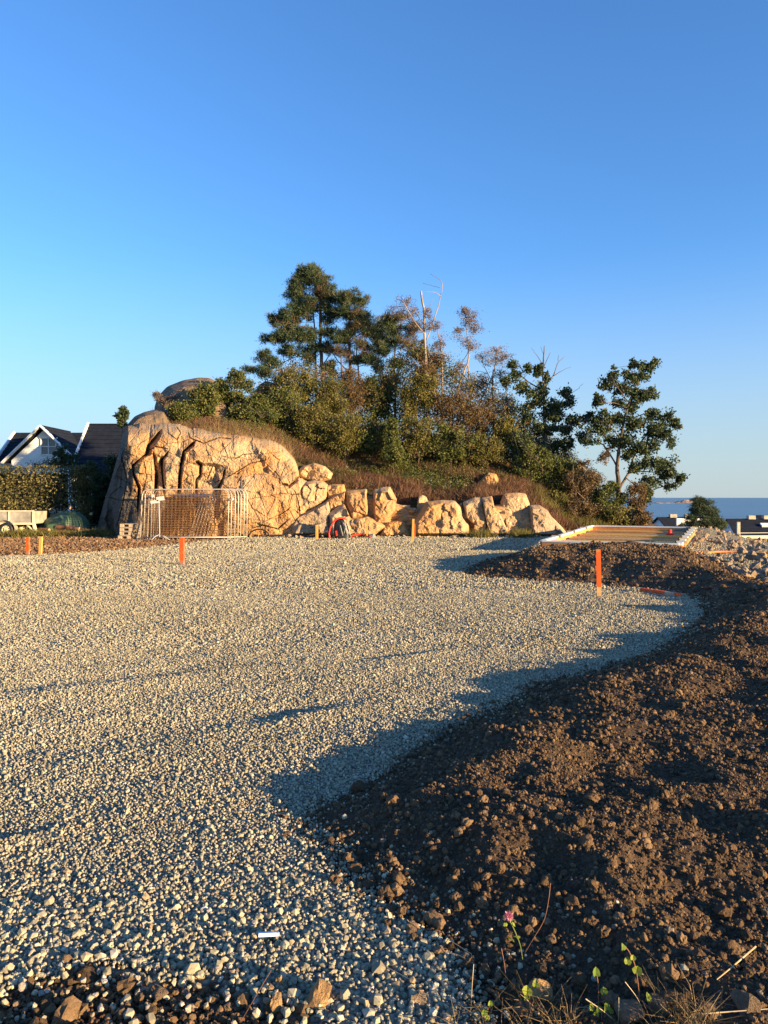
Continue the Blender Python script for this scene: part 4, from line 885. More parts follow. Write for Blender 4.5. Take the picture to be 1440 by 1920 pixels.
# heather and grass cover
def tufts(name, pts, H, n, W, mat, spread, kind='stuff', up=1.0, tintf=None):
    b = MB()
    for (x, y, z) in pts:
        m = int(n*rng.uniform(0.6, 1.4)); c = np.array([x, y, z])+rng.normal(size=(m, 3))*np.array([spread, spread, 0.01])
        dr = rng.normal(size=(m, 3))*0.5; dr[:, 2] = up; t0 = tintf(x, y) if tintf else 0.5
        dr /= np.linalg.norm(dr, axis=1)[:, None]
        h = H*rng.uniform(0.5, 1.3, (m, 1)); w = np.cross(dr, rng.normal(size=(m, 3))); w /= np.linalg.norm(w, axis=1)[:, None]
        V = np.stack([c-w*W, c+w*W, c+dr*h], 1).reshape(-1, 3)
        b.add(V, None, np.arange(3*m).reshape(m, 3), np.repeat(np.clip(t0+rng.normal(0, .2, m), 0, 1), 3))
    o = b.build(name, M[mat], attr=True); tag(o, kind=kind); return o
hp = []
for i in range(5200):
    x = rng.uniform(-11.5, 13); y = rng.uniform(32.2, 38.5) if rng.random() < 0.85 else rng.uniform(38, 44)
    z = float(H_hill(np.array([x]), np.array([y]))[0])
    if z < 0.15: continue
    if y < 33.0+.5*rng.random() and 720+1400*x/y < 600: continue
    if fbm(np.array([x*0.9]), np.array([y*1.3]), 3, 401)[0] < -0.10 and -2 < x < 4.5 and y < 36.2: continue
    hp.append((x, y, z))
tufts('heather', hp, 0.36, 36, 0.012, 'heather', 0.16, up=0.8, tintf=lambda x, y: 0.5+0.45*float(fbm(np.array([x*0.8]), np.array([y*0.8]), 2, 411)[0]))
gp = []
for i in range(900):
    px = rng.uniform(255, 545); top = np.interp(px, top_t[:, 0], top_t[:, 1]); d = rng.uniform(32.0, 34.2)
    hx_ = (px-720)*d/1400; w = np.array([hx_, d, float(H_hill(np.array([hx_]), np.array([d]))[0])]); gp.append(tuple(w))
tufts('dry_grass', gp, 0.36, 18, 0.009, 'drygrass', 0.12, up=1.1)
# low scrub over the heath
b = MB(); b2_ = MB()
for k in range(2400):
    d = rng.uniform(33.4, 37.8); px = rng.uniform(390, 1010); x = (px-720)*d/1400; z = float(H_hill(np.array([x]), np.array([d]))[0])
    if z < .8 or fbm(np.array([x*.55]), np.array([d*.8]), 3, 77)[0] < (.16 if px > 640 else -.12)-.16*(d-33.6): continue
    m = int(rng.uniform(16, 40)); c = np.array([x, d, z+.14]); leaf_quads(b if rng.random() < .7 else b2_, c+rng.normal(size=(m, 3))*[.16, .16, .11], .07, .042, tint=np.clip(rng.normal(.35, .2, m), 0, 1))
tag(b.build('low_scrub', M['green'], attr=True), kind='stuff'); tag(b2_.build('low_scrub', M['yellow'], attr=True), kind='stuff')
# low cover at the right end and along the foot of hill
wp = []
for i in range(700):
    px = rng.uniform(1000, 1215); d = rng.uniform(33.3, 34.8); x = (px-720)*d/1400; wp.append((x, d, max(0, float(H_hill(np.array([x]), np.array([d]))[0]))))
for i in range(60):
    px = random.choice([rng.uniform(885, 915), rng.uniform(965, 990)]); d = rng.uniform(30.0, 30.6); x = (px-720)*d/1400; wp.append((x, d, 0.02))
tufts('undergrowth', wp, 0.38, 26, 0.014, 'yellow', 0.16, up=0.8)

# ---------------------------------------------------------------- left side: hedge, houses, trailer, tarp, logs
b = MB(); hd = 34.2
xa, xb = P(-260, 900, hd)[0], P(158, 900, hd)[0]; zt = P(0, 872, hd)[2]
n = 26000; x = rng.uniform(xa, xb, n); y = hd+rng.uniform(-0.6, 1.2, n)*rng.random(n)**0.3; z = zt*rng.random(n)**0.8
edge = zt-0.10+0.25*fbm(x*1.2, x*0, 3, 420); z = np.minimum(z, edge+rng.exponential(0.07, n)*(rng.random(n) < .4))
xr = rng.uniform(0, 1, n) < 0.15; x = np.where(xr, xb-np.abs(rng.normal(0, .25, n)), x)
yf = hd-0.6-0.25*fbm(x*1.5, z*1.5, 3, 421); y = np.maximum(y, yf+rng.exponential(0.12, n))
tt = np.clip(0.42+0.5*fbm(x*1.1, z*1.6, 3, 422)+rng.normal(0, .17, n), 0, 1)
leaf_quads(b, np.stack([x, y, z], -1), 0.11, 0.07, tint=tt)
lc = np.array([xb-4, hd, 0])
hr = thing('hedge', lc, 'clipped brown green hedge behind the trailer and green tarpaulin', 'hedge')
b.build('foliage', M['hedge'], hr, lc, attr=True)
b = MB()
for i in range(60):
    x0 = rng.uniform(xa, xb-.3); b.tube([(x0, hd+.3, 0), (x0+rng.normal(0, .2), hd+.2, 1.5), (x0+rng.normal(0, .3), hd+.1, zt-.2)], [.025, .018, .008], 4)
b.box(((xa+xb)/2-.4, hd+.35, zt/2-.15), (xb-xa-1.2, .5, zt-.5)); b.build('stems', simple('hedge_inside', (0.035,0.03,0.018), 0.95), hr, lc)
plant('shrub', 'very dark shrub in the gap between hedge and cliff', 'shrub', 38, (190,985), [(190,985,2),(190,930,1)], [], [(185,900,22,16),(180,930,26,26),(190,965,26,22),(205,905,16,16),(170,960,16,20),(210,870,12,12),(175,880,14,8)], 'oak', group='shrubs and saplings on the hill', dens=1.2)
plant('shrub', 'dark shrub growing in front of the white gable', 'shrub', 44, (115,885), [(115,885,1.2),(117,850,.6)], [], [(117,843,9,8),(110,852,9,6),(125,856,8,6),(92,866,16,6,'brown'),(120,868,22,7),(135,862,14,8),(75,872,14,4,'brown')], 'oak', group='shrubs and saplings on the hill', dens=0.9)
# white rail fence over the hedge
rf = thing('garden_fence', P(162,986,37.5), 'white garden rail just above the hedge top', 'fence'); L0 = P(162,986,37.5)
b = MB(); b.bar(P(20,878,37.5), P(160,879,37.5), .06, .12); b.build('rail', M['wallw'], rf, L0)
for px in (22, 92, 162):
    b = MB(); b.bar(P(px,1000,37.5), P(px,874,37.5), .10, .10, up=(0,1,0)); b.build('post', M['wallw'], rf, L0)
# ---- houses
def quadmb(b, pts, th=0.12):
    p = np.array(pts, float); nrm = np.cross(p[1]-p[0], p[2]-p[0]); nrm /= np.linalg.norm(nrm); q = p-nrm*th; n = len(p)
    V = np.vstack([p, q]); sides = [[i, (i+1) % n, (i+1) % n+n, i+n] for i in range(n)]
    if n == 4: b.add(V, [[0,3,2,1],[4,5,6,7]]+sides)
    else: b.add(V, sides, [[0,2,1],[3,4,5]])
def tile_roof(parent, loc, a, b_, c, d_, rows, mat):
    """roof plane a-b (eave) c-d (ridge, above b and a): courses of tiles, each a lapped strip"""
    a, b_, c, d_ = [np.array(v, float) for v in (a, b_, c, d_)]
    nrm = np.cross(b_-a, d_-a); nrm /= np.linalg.norm(nrm)
    if nrm[2] < 0: nrm = -nrm
    for k in range(rows):
        t0, t1 = k/rows, (k+1)/rows+0.02
        p = [a+(d_-a)*t0+nrm*.07, b_+(c-b_)*t0+nrm*.07, b_+(c-b_)*t1+nrm*.02, a+(d_-a)*t1+nrm*.02]
        m = MB(); V = np.array(p+[v-nrm*.08 for v in p]); m.add(V, [[0,1,2,3],[7,6,5,4],[0,4,5,1],[1,5,6,2],[2,6,7,3],[3,7,4,0]])
        o = m.build('tile_course', mat, parent, loc)
hl = np.array([-27.3, 60, 0]); ha = thing('house', hl, 'white boarded house with a gabled front above the hedge', 'house')
zr, ze = 7.25, 4.55; xc = -27.3; hw = 2.95
b = MB(); quadmb(b, [(xc-hw+.35,60,ze+.1),(xc+hw-.35,60,ze+.1),(xc,60,zr-.2)], .2); b.box((xc, 60.1, (ze+.12)/2), (2*hw-.7, .2, ze+.12))
for k in range(22): b.box((xc, 59.985, .3+k*.3), (max(.3, min(2*hw-.75, (zr-.35-(.3+k*.3))*2*hw/(zr-ze)*.92)), .03, .02))
b.build('wall', M['wallw'], ha, hl)
for s in (-1, 1):
    b = MB(); b.bar((xc+s*(hw+.15), 59.45, ze-.15), (xc, 59.45, zr+.12), .10, .34, up=(0,1,0)); b.build('barge_board', M['wallw'], ha, hl)
    tile_roof(ha, hl, (xc+s*(hw+.15), 59.5, ze-.1), (xc+s*(hw+.15), 65, ze-.1), (xc, 65, zr+.1), (xc, 59.5, zr+.1), 9, M['roof'])
wz = 5.75
f = MB()
for (cx, w) in ((-.18, .08), (.42, .06), (1.02, .08)): f.box((xc+.28+cx-.28, 59.93, wz), (w, .1, 1.35))
f.box((xc+.42, 59.93, wz+.68), (1.4, .1, .1)); f.box((xc+.42, 59.93, wz-.68), (1.4, .1, .1)); f.box((xc+.42, 59.94, wz), (1.2, .06, .05))
wf = f.build('window', M['wallw'], ha, hl)
for cx in (.12, .72):
    for cz in (.34, -.34):
        m = MB(); m.box((xc+cx, 59.965, wz+cz), (.5, .03, .6)); m.build('pane', M['glass'], wf, hl)
# main block behind the gable
b = MB(); b.box((-29.0, 66, 2.3), (7.4, 7.0, 4.6)); b.build('wall', M['wallw'], ha, hl)
tile_roof(ha, hl, (-32.0, 61.6, 4.5), (-25.4, 61.6, 4.5), (-25.4, 65, zr-.02), (-32.0, 65, zr-.02), 9, M['roof'])
b = MB(); b.bar((-32.1, 61.3, 4.45), (-32.1, 65, zr+.05), .1, .3); b.build('barge_board', M['wallw'], ha, hl)
hl2 = np.array([-21.0, 56, 0]); hb = thing('house', hl2, 'house with a large plain dark roof beside the cliff', 'house')
b = MB(); b.box((-20.2, 58.4, 1.5), (5.2, 6.5, 3.0)); b.build('wall', M['wallw'], hb, hl2)
tile_roof(hb, hl2, (-22.85, 54.2, 3.2), (-17.4, 54.2, 3.2), (-17.4, 58.1, 7.3), (-22.85, 58.1, 7.3), 13, M['roof'])
tile_roof(hb, hl2, (-17.4, 62, 3.2), (-22.85, 62, 3.2), (-22.85, 58.1, 7.3), (-17.4, 58.1, 7.3), 4, M['roof'])
b = MB(); b.bar((-22.95, 54.1, 3.15), (-22.95, 58.1, 7.4), .12, .26); b.build('barge_board', M['wallw'], hb, hl2)

# ---- trailer
tl = np.array([P(10,1004,32)[0], 32, 0.0]); tr = thing('trailer', tl, 'weathered open utility trailer with pale frame in front of the hedge', 'trailer')
def W(px, py, d=31.5): return P(px, py, d)
xl, xr_ = W(-90,960)[0], W(63,960)[0]; zb, zt_ = W(0,981)[2], W(0,958)[2]
b = MB(); b.box(((xl+xr_)/2, 31.5, (zb+zt_)/2), (xr_-xl, .04, zt_-zb-.04)); b.build('side_panel', M['zinc'], tr, tl)
b = MB(); b.box(((xl+xr_)/2, 32.7, (zb+zt_)/2), (xr_-xl, .04, zt_-zb-.04)); b.build('side_panel', M['zinc'], tr, tl)
b = MB(); b.box((xr_, 32.1, (zb+zt_)/2), (.04, 1.2, zt_-zb-.04)); b.build('tailgate', M['zinc'], tr, tl)
b = MB(); b.box(((xl+xr_)/2, 32.1, zb), (xr_-xl, 1.2, .04)); b.build('floor', M['zinc'], tr, tl)
b = MB(); cf = simple('pale_trailer_frame', (0.62,0.58,0.42), 0.6)
b.box(((xl+xr_)/2, 31.47, zt_), (xr_-xl+.06, .05, .05)); b.box(((xl+xr_)/2, 31.47, zb-.02), (xr_-xl+.06, .05, .08)); b.box((xr_, 31.46, (zb+zt_)/2), (.07, .05, zt_-zb))
for f_ in (.35, .7): b.box((xl+(xr_-xl)*f_, 31.46, (zb+zt_)/2), (.04, .04, zt_-zb))
b.bar((xr_-.05, 31.6, zb), (xr_+.05, 31.6, zb-.42), .10, .10, up=(0,1,0)); b.bar((xr_-.35, 31.6, zb-.05), (xr_, 31.6, zb-.38), .05, .05, up=(0,1,0)); b.build('frame', cf, tr, tl)
wc = W(13,993)
b = MB(); a_ = np.linspace(-.2, math.pi+.2, 12); V = []
for t in a_:
    for (r_, yy) in ((.40,31.35),(.40,31.65)): V.append((wc[0]+math.cos(t)*r_, yy, wc[2]+math.sin(t)*r_))
b.add(V, [[2*i, 2*i+1, 2*i+3, 2*i+2] for i in range(11)]); b.build('mudguard', M['zinc'], tr, tl)
for yy in (31.45, 32.75):
    t = np.linspace(0, 2*math.pi, 25); b = MB(); b.tube([(wc[0]+math.cos(q)*.23, yy, wc[2]+math.sin(q)*.23) for q in t], .075, 8, cap=False); wh = b.build('wheel', M['black'], tr, tl, smooth=True)
    b = MB(); 
    b.tube([(wc[0]+math.cos(q)*.165, yy-.03, wc[2]+math.sin(q)*.165) for q in t], .018, 5, cap=False)
    for k in range(8): q = k*math.pi/4; b.bar((wc[0], yy-.03, wc[2]), (wc[0]+math.cos(q)*.16, yy-.03, wc[2]+math.sin(q)*.16), .05, .02, up=(0,1,.01))
    b.tube([(wc[0], yy-.08, wc[2]), (wc[0], yy+.05, wc[2])], .05, 8); b.build('rim', simple('pale_rim', (0.62,0.55,0.35), 0.5), wh, tl)
# ---- tarp covered heap
tc = np.array([P(130,990,32.7)[0], 32.7, 0.0])
na, nr = 72, 22; A = np.linspace(0, 2*math.pi, na, endpoint=False); V = []
for i in range(nr):
    f_ = i/(nr-1); rad = math.sin(f_*math.pi/2)**0.8
    for a in A:
        ex = 1.30 if math.cos(a) < 0 else .85
        fold = 0.07*math.sin(a*9+3*f_)*f_+0.04*math.sin(a*17+1)*f_
        V.append((tc[0]+.05+math.cos(a)*(ex*rad+fold), 32.7+math.sin(a)*(.7*rad+fold), 0.95*(math.cos(f_*math.pi/2)**0.75)*(1+0.08*math.sin(a*3))+0.02))
i = np.arange(nr-1)[:, None]*na; j = np.arange(na)[None, :]; F = np.stack([i+j, i+na+j, i+na+(j+1) % na, i+(j+1) % na], -1).reshape(-1, 4)
b = MB(); b.add(V, F); tag(b.build('tarpaulin_heap', M['tarp'], loc=tc, smooth=True), 'dark green tarpaulin draped over a heap beside the hedge', 'tarpaulin')
for k, (px, py, r_, lab) in enumerate(((133,953,5,'pale round stone on the very top of the green tarpaulin'),(171,963,4,'small white stone at the right shoulder of the tarpaulin'),(129,980,9,'large pale stone holding down the front of the tarpaulin'),(106,983,7,'brownish stone at the front left of the tarpaulin'))):
    me = blob_mesh(80+k, 3, .2, True); me.materials.append(M['rock2']); o = bpy.data.objects.new('stone', me); COL.objects.link(o); o.location = P(px, py, 32.5 if k > 1 else 33.1); s = r_*33/1400; o.scale = (s, s*.8, s); tag(o, lab, 'stone')
# white flowers by the hedge
b = MB(); n = 260; fp = P(rng.uniform(92, 128, n), 962+rng.normal(0, 4, n)-np.linspace(-6, 6, n), 33.9); leaf_quads(b, fp, .06, .05); tag(b.build('white_blossoms', leafm('white_petals', [(0,(.6,.55,.45)),(1,(.85,.8,.7))]), attr=True), kind='stuff')
# ---- logs
LOGS = [((107,988),(148,992),4.2,32.1,'upper left log lying against the pile of logs'),((130,990),(164,996),4.2,32.3,'short upper log with its cut end to the right'),((110,998),(148,1002),4.8,31.8,'thick front log with reddish bark'),((66,993),(92,994),3.2,32.0,'short log end beside the trailer'),((50,1003),(90,1000),1.6,31.6,'thin pale branch lying before the trailer'),((92,1004),(140,1007),2.5,31.5,'lowest slim log half sunk in the dirt'),((100,996),(165,1006),1.8,31.6,'thin bent pole lying across the logs'),((70,999),(96,999),3,31.9,'dark short log under the log end by the trailer')]
for (p0, p1, r_, d, lab) in LOGS:
    a = P(*p0, d); c = P(*p1, d-.3); r_ = r_*d/1400; mid = (a+c)/2; mid[2] += .02
    pts = smooth_pts([a, mid, c], 4); lr = thing('log', mid, lab, 'log', 'logs heaped in front of the tarpaulin')
    b = MB(); b.tube(pts, r_*(1+.08*rng.normal(size=len(pts))), 9, cap=False); b.build('bark', M['log'], lr, mid, smooth=True)
    dd = (c-a)/np.linalg.norm(c-a)
    for e in (a-dd*.004, c+dd*.004): b = MB(); b.tube([e-dd*.005, e+dd*.005], r_*.95, 9); b.build('cut_end', M['logend'], lr, mid)
# weeds by the trailer, along logs and near the pallets
wp = []
for (x0, x1, n_, dd) in ((30,62,50,31.2),(165,205,60,31.5),(60,170,50,31.3),(0,30,16,31.0)):
    for i in range(n_): px = rng.uniform(x0, x1); d = dd+rng.uniform(-.3, .5); wp.append(((px-720)*d/1400, d, 0.0))
tufts('weeds', wp, 0.34, 26, 0.014, 'yellow', 0.12, up=.9)

# ---------------------------------------------------------------- pallets, fence panels, work light
def beamx(b, x0, x1, y, z, dy, dz): b.box(((x0+x1)/2, y, z), (x1-x0, dy, dz))
pl_ = P(243, 1013, 30.0); zp = 0.0
for k in range(4):
    x0 = P(221 if k == 0 else 224+k*.3, 1000, 29.6)[0]; x1 = x0+.85
    lab = ['lowest pallet of the stack, partly sunk in dirt', 'second pallet from the bottom of the stack', 'third pallet up in the stack beside the fence panels', 'topmost pallet of the stack, lit on its edge'][k]
    z0 = zp+k*.155; pr = thing('pallet', (x0+.4, 30, z0), lab, 'pallet', 'pallets stacked left of the fence panels'); lo = np.array([x0+.4, 30, z0])
    for yy in np.linspace(29.65, 30.6, 7): b = MB(); b.box((x0+.42, yy, z0+.132), (.84, .10, .022)); b.build('plank', M['pallet'], pr, lo)
    for yy in (29.65, 30.12, 30.6): b = MB(); b.box((x0+.42, yy, z0+.012), (.84, .10, .022)); b.build('plank', M['pallet'], pr, lo)
    for yy in (29.65, 30.12, 30.6):
        for xx in (.07, .42, .77): b = MB(); b.box((x0+xx, yy, z0+.072), (.14, .10, .095)); b.build('block', M['pallet'], pr, lo)
def panel_proto(name, label, w, h, wires, group):
    rt = thing(name, (0,0,0), label, 'fence panel', group)
    r_ = .019; b = MB(); c = .22
    pts = [(0,0,0),(0,0,h-c),(c*.3,0,h-c*.3),(c,0,h),(w-c,0,h),(w-c*.3,0,h-c*.3),(w,0,h-c),(w,0,0)]
    b.tube(pts, r_, 8); b.tube([(0,0,.09),(w,0,.09)], r_*.9, 8); b.build('frame', M['steel'], rt, smooth=True)
    m = MB()
    for x in np.arange(.15, w, .15): m.tube([(x,.01,.09),(x,.01,h-.02)], .004, 3, cap=False)
    for z in np.arange(.25, h-.05, .10 if wires else .3): m.tube([(0.02,.01,z),(w-.02,.01,z)], .004, 3, cap=False)
    m.build('wire_mesh', M['rust'], rt)
    return rt
A0 = panel_proto('site_fence', 'front steel mesh fence panel leaning against the orange cliff', 3.42, 2.0, True, 'site fence panels stacked against the cliff')
def place(o, pbase, yaw, lean):
    o.rotation_mode = 'XYZ'
    Mx = Matrix.Rotation(yaw, 3, 'Z') @ Matrix.Rotation(-lean, 3, 'X'); o.rotation_euler = Mx.to_euler(); o.location = pbase
xL = P(263, 1010, 29.3)[0]
place(A0, (xL, 29.3, 0.0), R(1), R(9))
for k in range(1, 7):
    o = copy_tree(A0, label='steel mesh fence panel, %s counted from the front of the stack' % ['second','third','fourth','fifth','sixth','seventh, rearmost'][k-1])
    place(o, (xL+.115*k+random.uniform(-.02, .02), 29.3+.055*k, 0.0), R(1+.3*k), R(10-.6*k))
B0 = panel_proto('site_fence', 'slanted fence panel, first from the left in the tilted rear stack', 3.2, 1.95, True, 'tilted fence panels behind the front stack')
xB = P(236, 1000, 31.0)[0]
place(B0, (xB, 30.95, 0.0), R(-24), R(30))
for k in range(1, 6):
    o = copy_tree(B0, label='slanted fence panel, %s from the left in the tilted rear stack' % ['second','third','fourth','fifth','sixth'][k-1]); place(o, (xB+.13*k, 30.95-.05*k, 0.0), R(-24+k*.8), R(30-k*1.2))
# white clamp plates on the panels
for (px, py, lab) in ((436,936,'white clamp block on the right fence panel edges'),(286,930,'small white clamp at the top left of the panels')):
    b = MB(); c = P(px, py, 29.55); b.box(c, (.12,.06,.07), (0,.1,0)); b.box(c+np.array([0,-.02,.0]), (.05,.09,.10)); tag(b.build('fence_clamp', M['whitep'], loc=c), lab, 'clamp')
# work light on its stand
wl_ = np.array([P(299,1014,28.9)[0], 28.9, 0.0]); wr = thing('work_light', wl_, 'white work light with a flat head on a thin tripod before the fence', 'work light')
b = MB(); b.tube([wl_+[0,0,.12], P(298,940,28.9)], .016, 8); b.build('pole', M['whitep'], wr, wl_, smooth=True)
hc = P(296,938,28.9)
for (px0, px1, py, hh) in ((283,298,942,.12),(294,307,936,.16)):
    b = MB(); a = P(px0, py, 28.9); c = P(px1, py-2, 28.9); b.bar(a, c, .12, hh); b.build('lamp_head', M['whitep'], wr, wl_)
for (dx, dy) in ((-.5,.05),(.45,-.15),(.15,.45),(-.2,-.4)):
    b = MB(); b.tube([wl_+[0,0,.22], wl_+[dx*.5,dy*.5,.16], wl_+[dx,dy,.012]], .012, 6); b.build('leg', M['whitep'], wr, wl_, smooth=True)
# black hoop pipe at the cliff foot
b = MB(); c = P(486,1003,30.0); t = np.linspace(0, math.pi, 14)
b.tube([(c[0]+math.cos(q)*.42, 30.0, c[2]-.1+math.sin(q)*.33) for q in t], .028, 8); tag(b.build('hose', M['black'], loc=(c[0],30,0), smooth=True), 'black plastic pipe arching out of the ground at the cliff foot', 'pipe')
b = MB(); b.tube(smooth_pts([P(500,1004,30.2), P(530,1003,30.4), P(560,1004,30.3), P(620,1008,29.8)], 4), .03, 6); tag(b.build('cable', M['black'], loc=(c[0]+1.2,30.2,0), smooth=True), 'black cable lying on the gravel towards the black bundle', 'cable')

# ---------------------------------------------------------------- black bundle with red hose
bl = np.array([P(640,1011,29.6)[0], 29.6, 0.03]); br = thing('equipment_bundle', bl, 'black domed bundle with pale straps, standing on gravel by the rocks', 'equipment')
hw_, hh_ = .31, .80; V = []; prof = np.linspace(0, 1, 16); nA = 28
for t in prof:
    w = hw_*(1-(t**3.0)*.55)*(1.0 if t < 1 else 0.0); w = hw_*math.sqrt(max(0.0, 1-t**3.2)) if t < 1 else 0.002
    for a in np.linspace(0, 2*math.pi, nA, endpoint=False):
        V.append((bl[0]+math.copysign(abs(math.cos(a))**.75, math.cos(a))*w-.10*t+.04, bl[1]+math.sin(a)*w*.55, .03+t*hh_))
i = np.arange(15)[:, None]*nA; j = np.arange(nA)[None, :]; F = np.stack([i+j, i+(j+1) % nA, i+nA+(j+1) % nA, i+nA+j], -1).reshape(-1, 4)
b = MB(); b.add(V, F); b.build('cover', M['black'], br, bl, smooth=True)
for (p0, p1, r_) in (((638,985),(643,1004),.009),((644,980),(655,1002),.009),((646,975),(651,1000),.011),((651,978),(658,1006),.008),((645,1000),(650,985),.008)):
    a = P(*p0, 29.40); c = P(*p1, 29.38); b = MB(); b.tube(smooth_pts([a, (a+c)/2+[0,-.02,0], c], 3), r_, 5); b.build('strap', M['whitep'], br, bl)
b = MB(); b.box(P(631,1000,29.38), (.06,.03,.20), (0,-.15,0)); b.build('red_tag', M['red'], br, bl)
b = MB(); hp_ = [P(618,1010,29.45),P(617,1000,29.45),P(620,988,29.45),P(627,977,29.45),P(638,971,29.45),P(650,974,29.5)]
b.tube(smooth_pts(hp_, 5), .032, 8); tag(b.build('hose', M['red'], loc=bl, smooth=True), 'thick red hose looped over the left side of the black bundle', 'hose')
b = MB(); b.tube(smooth_pts([P(658,1006,29.6),P(668,1004,29.9),P(680,1004,29.9),P(695,1009,29.5)], 5)+[0,0,.02], .028, 8); tag(b.build('hose', M['red'], loc=bl+[.7,0,0], smooth=True), 'short red hose end lying on gravel right of the black bundle', 'hose')

# ---------------------------------------------------------------- survey stakes
def stake(px0, py0, px1, py1, wpx, label, top='orange', d=None, low='rawwood', split=.0, thin=.4):
    x, y = G(px1, py1, 0.02)
    if d: y = d; x = (px1-720)/1400*d
    a = np.array([x, y, -0.12]); t = P(px0, py0, y); w = wpx*y/1400
    loc = np.array([x, y, 0.0]); r = thing('survey_stake', loc, label, 'stake', 'wooden survey stakes marking out the site')
    s = 1-split; m = a+(t-a)*(1-s) if split else a
    b = MB(); b.bar(m if split else a, t, w, w*thin, up=(0.25,1,0)); b.build('board', M[top], r, loc)
    if split: b = MB(); b.bar(a, m, w*.98, w*thin*.98, up=(0.25,1,0)); b.build('bare_foot', M[low], r, loc)
stake(52,1007,52,1040,6.5,'red orange stake, leftmost at the edge of the gravel')
stake(77,1006,75,1040,6,'paler orange stake standing just right of the leftmost one','yelwood')
stake(341,1008,341,1059,8.5,'bright orange stake in front of the fence panels')
stake(594,984,594,1018,4.5,'yellow wooden stake left of the black bundle','yelwood',29.0)
stake(688,974,688,1000,2.6,'thin pale orange stake right of the black bundle','yelwood',30.2)
stake(775,973,773,1022,3.6,'tall thin yellow stake on the gravel before the middle block','yelwood',27.0)
stake(777,982,777,1004,3.2,'short orange stake just behind the tall thin yellow one','orange',29.9)
stake(1122,1030,1124,1121,8.5,'tall orange stake with a bare foot in front of the timber frame','orange',None,'rawwood',.34,.5)
a = np.array([*G(1202,1106,.06), .06]); c = np.array([*G(1277,1117,.05), .05]); mid = a+(c-a)*.62; loc = (a+c)/2
r = thing('survey_stake', loc, 'orange stake lying flat on the rim of the gravel tongue', 'stake', 'wooden survey stakes marking out the site')
b = MB(); b.bar(a, mid, .05, .075); b.build('board', M['orange_flat'], r, loc)
b = MB(); b.bar(mid, mid+(c-mid)*.62, .049, .074); b.build('bare_foot', M['pallet'], r, loc)
b = MB(); b.bar(mid+(c-mid)*.62, c, .05, .075); b.build('tip', M['orange_flat'], r, loc)

# ---------------------------------------------------------------- timber frame for the foundation
NL, NR, FL, FR = np.array([4.72,22.2]), np.array([8.15,20.6]), np.array([8.45,30.4]), np.array([11.9,28.6])
ft = np.array([8.2, 25.4, 0.0]); fr = thing('foundation_frame', ft, 'low timber formwork frame with white foam top on the gravel', 'formwork')
zt2 = .36; ztf = .50
def edge_bar(a, c, za, zc, name, mat, w, h, dz=0, off=0):
    b = MB(); b.bar((a[0], a[1], za+dz), (c[0], c[1], zc+dz), w, h); return b.build(name, mat, fr, ft)
for (a, c, za, zc) in ((NL,NR,zt2,zt2),(FL,FR,ztf,ztf),(NL,FL,zt2-.003,ztf-.003),(NR,FR,zt2-.003,ztf-.003)):
    edge_bar(a, c, za, zc, 'foam_edge', M['eps'], .15, .05)
    edge_bar(a, c, za, zc, 'form_board', M['boardo'], .12, .17, -.115)
# boards laid across inside
nb = 9
for k in range(nb):
    t = (k+.6)/nb; a = NL+(FL-NL)*t; c = NR+(FR-NR)*t; d_ = (c-a)/np.linalg.norm(c-a); a = a+d_*.18; c = c-d_*.18
    za = zt2+(ztf-zt2)*t-.16+.02*(k % 2)
    b = MB(); b.bar((a[0],a[1],za), (c[0],c[1],za), .62, .045); b.build('plank', [M['rawwood'],M['boardo'],M['yelwood']][k % 3], fr, ft)
b = MB(); b.add([(NL[0]+.1,NL[1],.03),(NR[0]-.1,NR[1],.03),(FR[0]-.1,FR[1],.03),(FL[0]+.1,FL[1],.03)], [[0,1,2,3]])
for k in range(7):     # dark straps over the rims
    t = (k+.5)/7
    for (a0, c0) in (((NL, FL), None), ((NR, FR), None)):
        if a0[0] is NL and k not in (1, 3, 5): continue
        q = a0[0]+(a0[1]-a0[0])*t; z = zt2+(ztf-zt2)*t; b2 = MB(); b2.box((q[0], q[1], z+.015), (.34, .05, .09), (0,0,.3)); b2.build('strap', M['black'], fr, ft)
q = P(1256,1012,26.5); b = MB(); b.tube([q, q+[0,0,.36]], .06, 8); b.tube([q+[-.24,0,.04], q+[.24,0,.04]], .06, 8); b.tube([q+[-.18,0,.10], q+[0,0,.26], q+[.18,0,.10]], .045, 6)
tag(b.build('red_fitting', M['red'], loc=q, smooth=True), 'red and white pipe fitting standing on the boards in the frame', 'pipe fitting')
b = MB(); b.tube(smooth_pts([(8.2,20.7,.34),(8.35,20.6,.2),(8.5,20.9,.06),(9.3,21.6,.06),(10.2,21.8,.07),(11.3,21.2,.07)], 6), .028, 7); tag(b.build('hose', M['orangehose'], loc=(9.3,21,0), smooth=True), 'orange hose running from the frame corner over the gravel', 'hose')
